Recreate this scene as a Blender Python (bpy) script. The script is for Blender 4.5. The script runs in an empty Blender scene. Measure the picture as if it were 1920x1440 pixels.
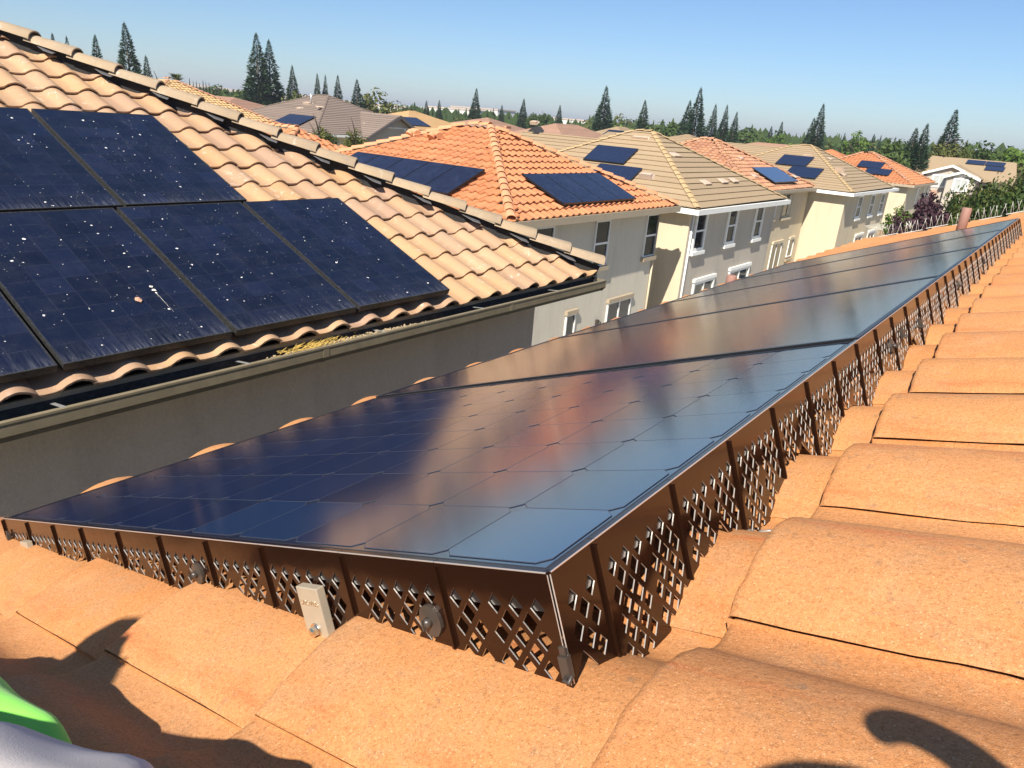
import bpy, bmesh, math, random
from mathutils import Vector, Matrix, noise
from mathutils.geometry import tessellate_polygon
R = math.radians
scene = bpy.context.scene
COL = scene.collection

# ------------------------------------------------------------------ camera, sky, sun, exposure
CAM = Vector((0.0, 0.0, 6.6))
cam_rot = Matrix(((0.788197204, -0.271727521, 0.552185948),
                  (0.610395209, 0.230716042, -0.757751805),
                  (0.078503863, 0.934309511, 0.347710916)))
cd = bpy.data.cameras.new('camera')
cam = bpy.data.objects.new('camera', cd)
COL.objects.link(cam)
cam.matrix_world = Matrix.Translation(CAM) @ cam_rot.to_4x4()
cd.sensor_width = 36.0
cd.lens = 25.165
cd.clip_start = 0.02
cd.clip_end = 9000
scene.camera = cam

SUN_AZ, SUN_EL = R(-15.5), R(46.0)          # direction the light travels, measured from +Y
light_dir = Vector((math.sin(SUN_AZ) * math.cos(SUN_EL), math.cos(SUN_AZ) * math.cos(SUN_EL), -math.sin(SUN_EL)))
world = bpy.data.worlds.new('World')
scene.world = world
world.use_nodes = True
wn = world.node_tree
wn.nodes.clear()
w_out = wn.nodes.new('ShaderNodeOutputWorld')
w_bg = wn.nodes.new('ShaderNodeBackground')
sky = wn.nodes.new('ShaderNodeTexSky')
sky.sky_type = 'NISHITA'
sky.sun_disc = False
sky.sun_elevation = SUN_EL
to_sun = -light_dir
sky.sun_rotation = math.atan2(to_sun.x, to_sun.y)
sky.altitude = 30
sky.air_density = 1.0
sky.dust_density = 0.25
sky.ozone_density = 4.5
w_bg.inputs['Strength'].default_value = 0.062
w_hs = wn.nodes.new('ShaderNodeMix')                   # a slightly cooler white balance for the sky
w_hs.data_type = 'RGBA'
w_hs.blend_type = 'MULTIPLY'
w_hs.inputs[0].default_value = 1.0
w_hs.inputs[7].default_value = (0.84, 0.97, 1.12, 1)
wn.links.new(sky.outputs[0], w_hs.inputs[6])
wn.links.new(w_hs.outputs[2], w_bg.inputs['Color'])
wn.links.new(w_bg.outputs[0], w_out.inputs['Surface'])

sd = bpy.data.lights.new('sun', 'SUN')
sd.energy = 5.0
sd.angle = R(0.53)
sd.color = (1.0, 0.93, 0.82)
sun = bpy.data.objects.new('sun', sd)
COL.objects.link(sun)
sun.rotation_euler = light_dir.to_track_quat('-Z', 'Y').to_euler()
sun.location = (0, -20, 40)

scene.view_settings.view_transform = 'Standard'
scene.view_settings.look = 'None'
scene.view_settings.exposure = 0.85
scene.view_settings.gamma = 1.0
scene.view_settings.use_curve_mapping = False

# ------------------------------------------------------------------ node helpers
def new_mat(name):
    m = bpy.data.materials.new(name)
    m.use_nodes = True
    nt = m.node_tree
    b = nt.nodes['Principled BSDF']
    return m, nt, b

def nd(nt, typ, **kw):
    n = nt.nodes.new(typ)
    for k, v in kw.items():
        setattr(n, k, v)
    return n

def lk(nt, a, b):
    nt.links.new(a, b)

def math_node(nt, op, a, b=None, clamp=False):
    n = nd(nt, 'ShaderNodeMath', operation=op, use_clamp=clamp)
    for i, v in enumerate((a, b)):
        if v is None:
            continue
        if isinstance(v, (int, float)):
            n.inputs[i].default_value = v
        else:
            lk(nt, v, n.inputs[i])
    return n.outputs[0]

def ramp(nt, fac, stops):
    n = nd(nt, 'ShaderNodeValToRGB')
    while len(n.color_ramp.elements) < len(stops):
        n.color_ramp.elements.new(0.5)
    for e, (p, c) in zip(n.color_ramp.elements, stops):
        e.position = p
        e.color = (c[0], c[1], c[2], 1) if len(c) == 3 else c
    lk(nt, fac, n.inputs[0])
    return n.outputs[0]

def mix(nt, fac, a, b, mode='MIX'):
    n = nd(nt, 'ShaderNodeMix', data_type='RGBA', blend_type=mode)
    n.clamp_factor = True
    for i, v in ((0, fac), (6, a), (7, b)):
        if isinstance(v, (int, float)):
            n.inputs[i].default_value = v
        elif isinstance(v, tuple):
            n.inputs[i].default_value = (v[0], v[1], v[2], 1)
        else:
            lk(nt, v, n.inputs[i])
    return n.outputs[2]

def tex_noise(nt, vec, scale, detail=3, rough=0.55):
    n = nd(nt, 'ShaderNodeTexNoise')
    n.inputs['Scale'].default_value = scale
    n.inputs['Detail'].default_value = detail
    n.inputs['Roughness'].default_value = rough
    if vec is not None:
        lk(nt, vec, n.inputs['Vector'])
    return n.outputs['Fac']

def geom_pos(nt):
    return nd(nt, 'ShaderNodeNewGeometry').outputs['Position']

def add_bump(nt, b, h, strength, dist):
    n = nd(nt, 'ShaderNodeBump')
    n.inputs['Strength'].default_value = strength
    n.inputs['Distance'].default_value = dist
    lk(nt, h, n.inputs['Height'])
    lk(nt, n.outputs[0], b.inputs['Normal'])

def piece_random(nt):
    a = nd(nt, 'ShaderNodeAttribute', attribute_name='rnd')
    o = nd(nt, 'ShaderNodeObjectInfo')
    s = math_node(nt, 'ADD', a.outputs['Fac'], o.outputs['Random'])
    return math_node(nt, 'FRACT', s)

def simple_mat(name, col, rough=0.6, metal=0.0, var=0.12, vscale=3.0, bump=0.0, bscale=120.0, spec=0.5):
    m, nt, b = new_mat(name)
    p = geom_pos(nt)
    f = tex_noise(nt, p, vscale, 4)
    dark = tuple(c * (1 - var) for c in col)
    lite = tuple(min(1, c * (1 + var)) for c in col)
    lk(nt, ramp(nt, f, [(0.3, dark), (0.7, lite)]), b.inputs['Base Color'])
    b.inputs['Roughness'].default_value = rough
    b.inputs['Metallic'].default_value = metal
    b.inputs['Specular IOR Level'].default_value = spec
    if bump:
        add_bump(nt, b, tex_noise(nt, p, bscale, 3), bump, 0.01)
    return m

def tile_mat(name, palette, grain=900.0, grain_amt=0.35, streak=None, stain=None, chalk=None, bump=0.25):
    """palette: colours picked per tile; streak: rusty band along the side lap; stain: grey patches; chalk: pale deposits"""
    m, nt, b = new_mat(name)
    p = geom_pos(nt)
    r = piece_random(nt)
    n = len(palette)
    stops = [(i / max(1, n - 1), c) for i, c in enumerate(palette)]
    col = ramp(nt, r, stops)
    big = tex_noise(nt, p, 5.0, 4)
    col = mix(nt, math_node(nt, 'MULTIPLY', big, 0.45), col, tuple(c * 0.68 for c in palette[0]))
    if stain:
        s = tex_noise(nt, p, 9.0, 5, 0.7)
        col = mix(nt, ramp(nt, s, [(0.50, (0, 0, 0)), (0.70, (0.55, 0.55, 0.55))]), col, stain)
    if streak:
        g = nd(nt, 'ShaderNodeTexCoord').outputs['Generated']
        sep = nd(nt, 'ShaderNodeSeparateXYZ')
        lk(nt, g, sep.inputs[0])
        band = ramp(nt, sep.outputs['Y'], [(0.02, (0.25, 0.25, 0.25)), (0.075, (1, 1, 1)), (0.17, (0, 0, 0)),
                                           (0.44, (0, 0, 0)), (0.52, (0.9, 0.9, 0.9)), (0.585, (0, 0, 0))])
        mp = nd(nt, 'ShaderNodeMapping')
        mp.inputs['Scale'].default_value = (5.0, 30.0, 30.0)
        lk(nt, p, mp.inputs[0])
        sn = tex_noise(nt, mp.outputs[0], 1.0, 4, 0.6)
        k = math_node(nt, 'MULTIPLY', band, ramp(nt, sn, [(0.44, (0, 0, 0)), (0.64, (0.85,) * 3)]))
        col = mix(nt, k, col, streak)
    if chalk:
        c1 = tex_noise(nt, p, 14.0, 6, 0.75)
        c2 = tex_noise(nt, p, 2.2, 3)
        k = math_node(nt, 'MULTIPLY', ramp(nt, c1, [(0.55, (0, 0, 0)), (0.72, (1, 1, 1))]),
                      ramp(nt, c2, [(0.42, (0, 0, 0)), (0.62, (0.85, 0.85, 0.85))]))
        col = mix(nt, k, col, chalk)
    if streak:
        lt = tex_noise(nt, p, 16.0, 6, 0.72)
        col = mix(nt, ramp(nt, lt, [(0.52, (0, 0, 0)), (0.72, (0.5,) * 3)]), col, tuple(min(1, c * 1.12 + 0.035) for c in palette[0]))
        dk = tex_noise(nt, p, 38.0, 5, 0.7)
        col = mix(nt, ramp(nt, dk, [(0.60, (0, 0, 0)), (0.74, (0.6,) * 3)]), col, (0.24, 0.17, 0.11))
        mot = tex_noise(nt, p, 260.0, 4, 0.75)
        col = mix(nt, 1.0, col, ramp(nt, mot, [(0.34, (0.72, 0.68, 0.62)), (0.52, (1, 1, 1)), (0.70, (1, 1, 1))]), 'MULTIPLY')
        vs = nd(nt, 'ShaderNodeTexVoronoi')
        vs.inputs['Scale'].default_value = 330
        lk(nt, p, vs.inputs['Vector'])
        vc = nd(nt, 'ShaderNodeSeparateColor')
        lk(nt, vs.outputs['Color'], vc.inputs[0])
        sand = math_node(nt, 'MULTIPLY', math_node(nt, 'GREATER_THAN', vc.outputs[0], 0.72), math_node(nt, 'LESS_THAN', vs.outputs['Distance'], 0.30))
        col = mix(nt, math_node(nt, 'MULTIPLY', sand, 0.3), col, (0.80, 0.52, 0.30))
        pit = math_node(nt, 'MULTIPLY', math_node(nt, 'GREATER_THAN', vc.outputs[1], 0.90), math_node(nt, 'LESS_THAN', vs.outputs['Distance'], 0.26))
        col = mix(nt, math_node(nt, 'MULTIPLY', pit, 0.45), col, (0.16, 0.09, 0.05))
    gn = tex_noise(nt, p, grain, 2, 0.6)
    col = mix(nt, 1.0, col, ramp(nt, gn, [(0.30, (1 - grain_amt,) * 3), (0.5, (1, 1, 1)), (0.72, (1, 1, 1))]), 'MULTIPLY')
    vo = nd(nt, 'ShaderNodeTexVoronoi')
    vo.inputs['Scale'].default_value = grain * 0.6
    lk(nt, p, vo.inputs['Vector'])
    sepc = nd(nt, 'ShaderNodeSeparateColor')
    lk(nt, vo.outputs['Color'], sepc.inputs[0])
    speck = math_node(nt, 'MULTIPLY', math_node(nt, 'GREATER_THAN', sepc.outputs[0], 0.9), math_node(nt, 'LESS_THAN', vo.outputs['Distance'], 0.32))
    col = mix(nt, math_node(nt, 'MULTIPLY', speck, 0.35), col, tuple(min(1, c * 1.45 + 0.06) for c in palette[0]))
    speck2 = math_node(nt, 'MULTIPLY', math_node(nt, 'LESS_THAN', sepc.outputs[1], 0.07), math_node(nt, 'LESS_THAN', vo.outputs['Distance'], 0.3))
    col = mix(nt, math_node(nt, 'MULTIPLY', speck2, 0.5), col, tuple(c * 0.3 for c in palette[0]))
    lk(nt, col, b.inputs['Base Color'])
    b.inputs['Roughness'].default_value = 0.82
    b.inputs['Specular IOR Level'].default_value = 0.25
    h = math_node(nt, 'ADD', math_node(nt, 'MULTIPLY', gn, 0.5), tex_noise(nt, p, grain * 0.12, 3))
    add_bump(nt, b, h, bump, 0.004)
    return m

# ------------------------------------------------------------------ materials
M_own = tile_mat('orange_concrete_tile', [(0.575, 0.258, 0.092), (0.61, 0.282, 0.108), (0.55, 0.236, 0.088), (0.62, 0.295, 0.122), (0.565, 0.235, 0.078)],
                 grain=1000, grain_amt=0.38, streak=(0.55, 0.17, 0.06), stain=(0.40, 0.24, 0.13), bump=0.35)
M_tan = tile_mat('tan_concrete_tile', [(0.47, 0.285, 0.150), (0.37, 0.235, 0.155), (0.50, 0.305, 0.155), (0.35, 0.225, 0.16), (0.49, 0.315, 0.185), (0.44, 0.255, 0.128)],
                 grain=500, grain_amt=0.18, stain=(0.36, 0.25, 0.17), chalk=(0.66, 0.58, 0.48))
M_cap = tile_mat('hip_cap_concrete', [(0.40, 0.30, 0.19), (0.36, 0.27, 0.18), (0.44, 0.33, 0.21), (0.38, 0.29, 0.20)],
                 grain=400, grain_amt=0.2, stain=(0.27, 0.22, 0.17), chalk=(0.68, 0.63, 0.55))
M_or2 = tile_mat('bright_orange_tile', [(0.52, 0.215, 0.095), (0.47, 0.185, 0.078), (0.55, 0.24, 0.11), (0.44, 0.175, 0.085), (0.53, 0.225, 0.10)],
                 grain=120, grain_amt=0.15, stain=(0.44, 0.20, 0.11), bump=0.1)
M_pinkcap = tile_mat('faded_orange_cap', [(0.60, 0.29, 0.15), (0.56, 0.26, 0.13), (0.64, 0.33, 0.18)], grain=120, grain_amt=0.15, bump=0.1)
M_flat = tile_mat('beige_flat_tile', [(0.34, 0.25, 0.15), (0.37, 0.275, 0.17), (0.32, 0.235, 0.145)], grain=60, grain_amt=0.12, stain=(0.27, 0.21, 0.14), bump=0.1)
M_flatcap = tile_mat('beige_flat_cap', [(0.42, 0.30, 0.16), (0.45, 0.32, 0.17)], grain=60, grain_amt=0.12, bump=0.1)
M_grey = tile_mat('grey_brown_flat_tile', [(0.215, 0.165, 0.135), (0.24, 0.185, 0.15), (0.20, 0.155, 0.125)], grain=40, grain_amt=0.12, bump=0.05)
M_rose = tile_mat('rose_blend_tile', [(0.46, 0.22, 0.115), (0.38, 0.18, 0.10), (0.50, 0.27, 0.14), (0.43, 0.24, 0.15), (0.35, 0.165, 0.10)], grain=40, grain_amt=0.15, stain=(0.50, 0.34, 0.26), bump=0.05)
M_farpink = tile_mat('far_pinkish_tile', [(0.38, 0.23, 0.16), (0.42, 0.26, 0.18), (0.35, 0.21, 0.15)], grain=25, grain_amt=0.2, bump=0.05)
M_fartan = tile_mat('far_tan_tile', [(0.56, 0.36, 0.17), (0.50, 0.32, 0.155), (0.58, 0.39, 0.19)], grain=25, grain_amt=0.2, bump=0.05)

def stucco(name, col, grime=0.22, bscale=60):
    m, nt, b = new_mat(name)
    p = geom_pos(nt)
    mp = nd(nt, 'ShaderNodeMapping')
    mp.inputs['Scale'].default_value = (2.2, 2.2, 0.35)
    lk(nt, p, mp.inputs[0])
    run = tex_noise(nt, mp.outputs[0], 1.0, 5, 0.65)
    blot = tex_noise(nt, p, 0.9, 5, 0.6)
    c = mix(nt, ramp(nt, run, [(0.48, (0, 0, 0)), (0.72, (grime * 2,) * 3)]), col, tuple(q * 0.72 for q in col))
    c = mix(nt, ramp(nt, blot, [(0.45, (0, 0, 0)), (0.7, (grime,) * 3)]), c, tuple(min(1, q * 1.15) for q in col))
    fine = tex_noise(nt, p, 45, 4, 0.7)
    c = mix(nt, 1.0, c, ramp(nt, fine, [(0.3, (0.86,) * 3), (0.6, (1, 1, 1))]), 'MULTIPLY')
    lk(nt, c, b.inputs['Base Color'])
    b.inputs['Roughness'].default_value = 0.92
    b.inputs['Specular IOR Level'].default_value = 0.2
    add_bump(nt, b, tex_noise(nt, p, bscale, 4), 0.5, 0.008)
    return m
M_stucco = stucco('cream_stucco', (0.60, 0.51, 0.36))
M_stucco_pale = stucco('pale_grey_cream_stucco', (0.58, 0.53, 0.43))
M_stucco_grey = stucco('greige_stucco', (0.72, 0.63, 0.52), 0.3, 90)
M_stucco_taupe = stucco('taupe_stucco', (0.46, 0.41, 0.34))
M_white = simple_mat('white_paint', (0.76, 0.75, 0.70), 0.5, var=0.04)
M_trimtan = simple_mat('tan_trim_paint', (0.36, 0.29, 0.20), 0.6, var=0.05)
M_gutter = simple_mat('bronze_tan_gutter_paint', (0.20, 0.165, 0.105), 0.5, var=0.12, vscale=9, bump=0.05)
M_gutter_in = simple_mat('painted_shade_gutter_lining', (0.035, 0.033, 0.032), 0.9, var=0.4, vscale=30)  # near-black: the shade inside the gutter is put into its colour
M_felt = simple_mat('black_roof_felt', (0.022, 0.021, 0.021), 0.95, var=0.4, vscale=40)
M_black = simple_mat('black_anodised_frame', (0.014, 0.014, 0.016), 0.35, metal=0.2, var=0.1)
M_dusty_black = simple_mat('dusty_black_frame', (0.03, 0.03, 0.029), 0.5, metal=0.1, var=0.5, vscale=60)
M_galv = simple_mat('galvanised_steel', (0.62, 0.62, 0.60), 0.4, metal=0.7, var=0.12, vscale=40)
M_clamp = simple_mat('beige_coated_clamp', (0.42, 0.36, 0.27), 0.35, metal=0.25, var=0.04, vscale=60)
M_bolt = simple_mat('stainless_bolt', (0.70, 0.66, 0.58), 0.22, metal=1.0, var=0.05)
M_washer = simple_mat('black_push_washer', (0.05, 0.04, 0.033), 0.35, var=0.2, vscale=50)
M_pipe = simple_mat('pink_brown_pipe_paint', (0.27, 0.145, 0.11), 0.7, var=0.06)
M_spike = simple_mat('white_plastic_spike', (0.60, 0.58, 0.53), 0.4, var=0.03)
M_wood = simple_mat('weathered_fence_board', (0.26, 0.17, 0.10), 0.85, var=0.3, vscale=6)
M_bark = simple_mat('brown_bark', (0.10, 0.07, 0.05), 0.9, var=0.3, vscale=8)
M_ventgrey = simple_mat('pale_vent_metal', (0.50, 0.40, 0.32), 0.6, var=0.06)
M_skin = simple_mat('skin', (0.52, 0.30, 0.20), 0.55, var=0.05, vscale=30)
M_cap_cloth = simple_mat('dark_cap_cloth', (0.05, 0.055, 0.07), 0.9, var=0.15)
M_trouser = simple_mat('light_grey_trouser_cloth', (0.56, 0.51, 0.48), 0.85, var=0.06, vscale=18, bump=0.1, bscale=900)
M_boot = simple_mat('brown_boot_leather', (0.10, 0.06, 0.035), 0.6, var=0.2)
M_phone = simple_mat('black_phone_glass', (0.012, 0.012, 0.014), 0.15, var=0.05)
M_straw = simple_mat('yellow_straw', (0.62, 0.42, 0.10), 0.8, var=0.25, vscale=60)
M_grit = simple_mat('dry_gutter_grit', (0.36, 0.28, 0.17), 0.95, var=0.45, vscale=120)
M_leaf_dead = simple_mat('dry_brown_leaf', (0.45, 0.26, 0.17), 0.8, var=0.15, vscale=60)
M_dropping = simple_mat('pale_bird_dropping', (0.66, 0.63, 0.56), 0.9, var=0.1, vscale=200)
M_farwhite = simple_mat('far_white_building', (0.66, 0.63, 0.58), 0.8, var=0.05, vscale=0.1)

def make_hivis():
    m, nt, b = new_mat('lime_high_vis_cloth')
    p = geom_pos(nt)
    lk(nt, ramp(nt, tex_noise(nt, p, 25, 3), [(0.3, (0.20, 0.66, 0.075)), (0.7, (0.25, 0.74, 0.09))]), b.inputs['Base Color'])
    b.inputs['Roughness'].default_value = 0.75
    b.inputs['Sheen Weight'].default_value = 0.2
    add_bump(nt, b, tex_noise(nt, p, 1100, 2), 0.1, 0.002)
    return m
M_hivis = make_hivis()

def make_guard_metal():
    m, nt, b = new_mat('glossy_dark_brown_coated_metal')
    p = geom_pos(nt)
    b.inputs['Base Color'].default_value = (0.028, 0.011, 0.006, 1)
    b.inputs['Metallic'].default_value = 0.45
    sp = tex_noise(nt, p, 260, 3, 0.7)
    lk(nt, ramp(nt, sp, [(0.35, (0.10,) * 3), (0.68, (0.15,) * 3), (0.78, (0.5,) * 3)]), b.inputs['Roughness'])
    b.inputs['Specular IOR Level'].default_value = 0.6
    add_bump(nt, b, tex_noise(nt, p, 16, 2), 0.05, 0.01)
    return m
M_guard = make_guard_metal()
M_cut = simple_mat('bare_cut_metal_edge', (0.80, 0.74, 0.68), 0.38, metal=0.75, var=0.05)

def make_window_glass():
    m, nt, b = new_mat('dark_window_glass')
    b.inputs['Base Color'].default_value = (0.018, 0.022, 0.022, 1)
    b.inputs['Roughness'].default_value = 0.04
    b.inputs['Specular IOR Level'].default_value = 0.6
    return m
M_glass = make_window_glass()
M_blind = simple_mat('pale_window_blind', (0.40, 0.42, 0.40), 0.6, var=0.05)

def make_cell(name, c0, c1, rough=0.105, spec=0.75):
    m, nt, b = new_mat(name)
    r = piece_random(nt)
    lk(nt, ramp(nt, r, [(0.0, c0), (1.0, c1)]), b.inputs['Base Color'])
    p = geom_pos(nt)
    n = tex_noise(nt, p, 6, 3)
    lk(nt, ramp(nt, n, [(0.3, (rough * 0.9,) * 3), (0.7, (rough * 1.15,) * 3)]), b.inputs['Roughness'])
    b.inputs['IOR'].default_value = 2.6
    b.inputs['Specular IOR Level'].default_value = spec
    add_bump(nt, b, tex_noise(nt, p, 700, 2), 0.035, 0.001)
    return m
M_cell = make_cell('navy_mono_cell', (0.005, 0.010, 0.034), (0.008, 0.016, 0.05))
M_cell_sky = make_cell('mono_cell_painted_sky', (0.008, 0.021, 0.060), (0.010, 0.026, 0.070))  # bluer base colour: the sky's reflection is painted into a few cells
M_back = make_cell('black_back_sheet', (0.007, 0.010, 0.026), (0.009, 0.013, 0.030))
M_edge = simple_mat('cell_edge_glint', (0.04, 0.05, 0.075), 0.2, var=0.1)

def make_old_panel(name, nx, ny, w, l, dirt=1.0, base=(0.0040, 0.0065, 0.017), base2=(0.006, 0.0092, 0.025), line=(0.022, 0.025, 0.040), rough=0.16):
    """mono panel seen through dusty glass: printed cell grid, tints per cell, dust and bird specks"""
    m, nt, b = new_mat(name)
    tc = nd(nt, 'ShaderNodeTexCoord').outputs['Object']
    sep = nd(nt, 'ShaderNodeSeparateXYZ')
    lk(nt, tc, sep.inputs[0])
    cells = []
    gl = None
    for ax, n_, size in (('X', nx, w), ('Y', ny, l)):
        v = math_node(nt, 'MULTIPLY', sep.outputs[ax], n_ / (size - 0.03))
        if ax == 'Y' or True:
            v = math_node(nt, 'ADD', v, 100.0 + (n_ % 2) * 0.5)
        fr = math_node(nt, 'FRACT', v)
        cells.append(math_node(nt, 'FLOOR', v))
        d = math_node(nt, 'ABSOLUTE', math_node(nt, 'SUBTRACT', fr, 0.5))
        g = math_node(nt, 'GREATER_THAN', d, 0.483)
        gl = g if gl is None else math_node(nt, 'MAXIMUM', gl, g)
    cv = nd(nt, 'ShaderNodeCombineXYZ')
    lk(nt, cells[0], cv.inputs[0]); lk(nt, cells[1], cv.inputs[1])
    oi = nd(nt, 'ShaderNodeObjectInfo')
    lk(nt, math_node(nt, 'MULTIPLY', oi.outputs['Random'], 50), cv.inputs[2])
    wnz = nd(nt, 'ShaderNodeTexWhiteNoise', noise_dimensions='3D')
    lk(nt, cv.outputs[0], wnz.inputs[0])
    col = ramp(nt, wnz.outputs['Value'], [(0.0, base), (0.8, base2), (1.0, tuple(c * 1.3 for c in base2))])
    brk = tex_noise(nt, tc, 9, 3)
    col = mix(nt, math_node(nt, 'MULTIPLY', gl, ramp(nt, brk, [(0.35, (0.15,) * 3), (0.65, (0.9,) * 3)])), col, line)
    p = geom_pos(nt)
    if dirt:
        dust = tex_noise(nt, p, 7, 6, 0.7)
        col = mix(nt, math_node(nt, 'MULTIPLY', ramp(nt, dust, [(0.45, (0, 0, 0)), (0.8, (0.022,) * 3)]), dirt), col, (0.42, 0.42, 0.46))
        mpd = nd(nt, 'ShaderNodeMapping')
        mpd.inputs['Scale'].default_value = (70, 5, 1)
        lk(nt, tc, mpd.inputs[0])
        runs = tex_noise(nt, mpd.outputs[0], 1.0, 4, 0.7)
        low = ramp(nt, math_node(nt, 'ADD', math_node(nt, 'MULTIPLY', sep.outputs['Y'], 1.0 / l), 0.5), [(0.0, (0.5,) * 3), (0.012, (0.16,) * 3), (0.06, (0.04,) * 3), (0.15, (0, 0, 0))])
        col = mix(nt, math_node(nt, 'MULTIPLY', math_node(nt, 'MULTIPLY', low, ramp(nt, runs, [(0.42, (0, 0, 0)), (0.66, (1, 1, 1))])), dirt), col, (0.36, 0.36, 0.40))
        fine = tex_noise(nt, p, 420, 2, 0.7)
        patch = tex_noise(nt, p, 3.2, 3)
        k = math_node(nt, 'MULTIPLY', ramp(nt, fine, [(0.66, (0, 0, 0)), (0.76, (1, 1, 1))]), ramp(nt, patch, [(0.46, (0, 0, 0)), (0.66, (0.7,) * 3)]))
        col = mix(nt, math_node(nt, 'MULTIPLY', k, dirt), col, (0.55, 0.56, 0.58))
        for sc, thr, rad, am in ((8.0, 0.52, 0.10, 1.0), (20.0, 0.78, 0.15, 1.0), (55.0, 0.86, 0.17, 0.8)):
            vo = nd(nt, 'ShaderNodeTexVoronoi')
            vo.inputs['Scale'].default_value = sc
            wob = nd(nt, 'ShaderNodeTexNoise')
            wob.inputs['Scale'].default_value = 60
            lk(nt, p, wob.inputs['Vector'])
            ad = nd(nt, 'ShaderNodeMix', data_type='RGBA', blend_type='LINEAR_LIGHT')
            ad.inputs[0].default_value = 0.012
            lk(nt, p, ad.inputs[6]); lk(nt, wob.outputs['Color'], ad.inputs[7])
            lk(nt, ad.outputs[2], vo.inputs['Vector'])
            sc_ = nd(nt, 'ShaderNodeSeparateColor')
            lk(nt, vo.outputs['Color'], sc_.inputs[0])
            rr = math_node(nt, 'MULTIPLY', sc_.outputs[1], rad)
            k = math_node(nt, 'MULTIPLY', math_node(nt, 'GREATER_THAN', sc_.outputs[0], math_node(nt, 'ADD', thr - 0.28, math_node(nt, 'MULTIPLY', tex_noise(nt, p, 2.6, 3, 0.6), 0.5))), math_node(nt, 'LESS_THAN', vo.outputs['Distance'], rr))
            col = mix(nt, math_node(nt, 'MULTIPLY', k, am * dirt), col, (0.72, 0.70, 0.66))
    lk(nt, col, b.inputs['Base Color'])
    b.inputs['Roughness'].default_value = rough
    b.inputs['IOR'].default_value = 1.45
    return m
M_h1panel = make_old_panel('dusty_navy_panel_glass', 6, 10, 1.0, 1.57, 1.0, rough=0.30)
M_farpanel = make_old_panel('navy_panel_glass', 6, 10, 1.0, 1.57, 0.0, base=(0.010, 0.012, 0.028), base2=(0.013, 0.016, 0.035), line=(0.03, 0.033, 0.05), rough=0.2)
M_plainpanel = make_cell('plain_navy_panel_glass', (0.007, 0.010, 0.028), (0.010, 0.014, 0.036), 0.2)

def leaf_mat(name, c0, c1, c2, trans=0.25):
    m, nt, b = new_mat(name)
    r = piece_random(nt)
    p = geom_pos(nt)
    f = tex_noise(nt, p, 0.9, 3)
    col = mix(nt, f, ramp(nt, r, [(0.0, c0), (0.5, c1), (1.0, c2)]), tuple(c * 0.7 for c in c0))
    lk(nt, col, b.inputs['Base Color'])
    b.inputs['Roughness'].default_value = 0.6
    b.inputs['Specular IOR Level'].default_value = 0.25
    tr = nd(nt, 'ShaderNodeBsdfTranslucent')
    lk(nt, col, tr.inputs['Color'])
    mx = nd(nt, 'ShaderNodeMixShader')
    mx.inputs[0].default_value = trans
    out = nt.nodes['Material Output']
    lk(nt, b.outputs[0], mx.inputs[1]); lk(nt, tr.outputs[0], mx.inputs[2]); lk(nt, mx.outputs[0], out.inputs['Surface'])
    return m
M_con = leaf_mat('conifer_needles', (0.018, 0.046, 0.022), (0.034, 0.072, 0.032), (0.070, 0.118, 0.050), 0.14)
M_grn = leaf_mat('mid_green_leaves', (0.045, 0.085, 0.018), (0.075, 0.125, 0.025), (0.12, 0.16, 0.035))
M_lime = leaf_mat('bright_green_leaves', (0.09, 0.16, 0.022), (0.13, 0.22, 0.03), (0.18, 0.27, 0.04), 0.3)
M_olive = leaf_mat('olive_green_leaves', (0.07, 0.10, 0.022), (0.11, 0.13, 0.03), (0.20, 0.17, 0.035))
M_shrub = leaf_mat('dark_green_leaves', (0.035, 0.07, 0.014), (0.07, 0.11, 0.02), (0.17, 0.17, 0.035))
M_plum = leaf_mat('dark_plum_leaves', (0.035, 0.014, 0.022), (0.055, 0.020, 0.030), (0.10, 0.045, 0.055), 0.15)

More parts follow.
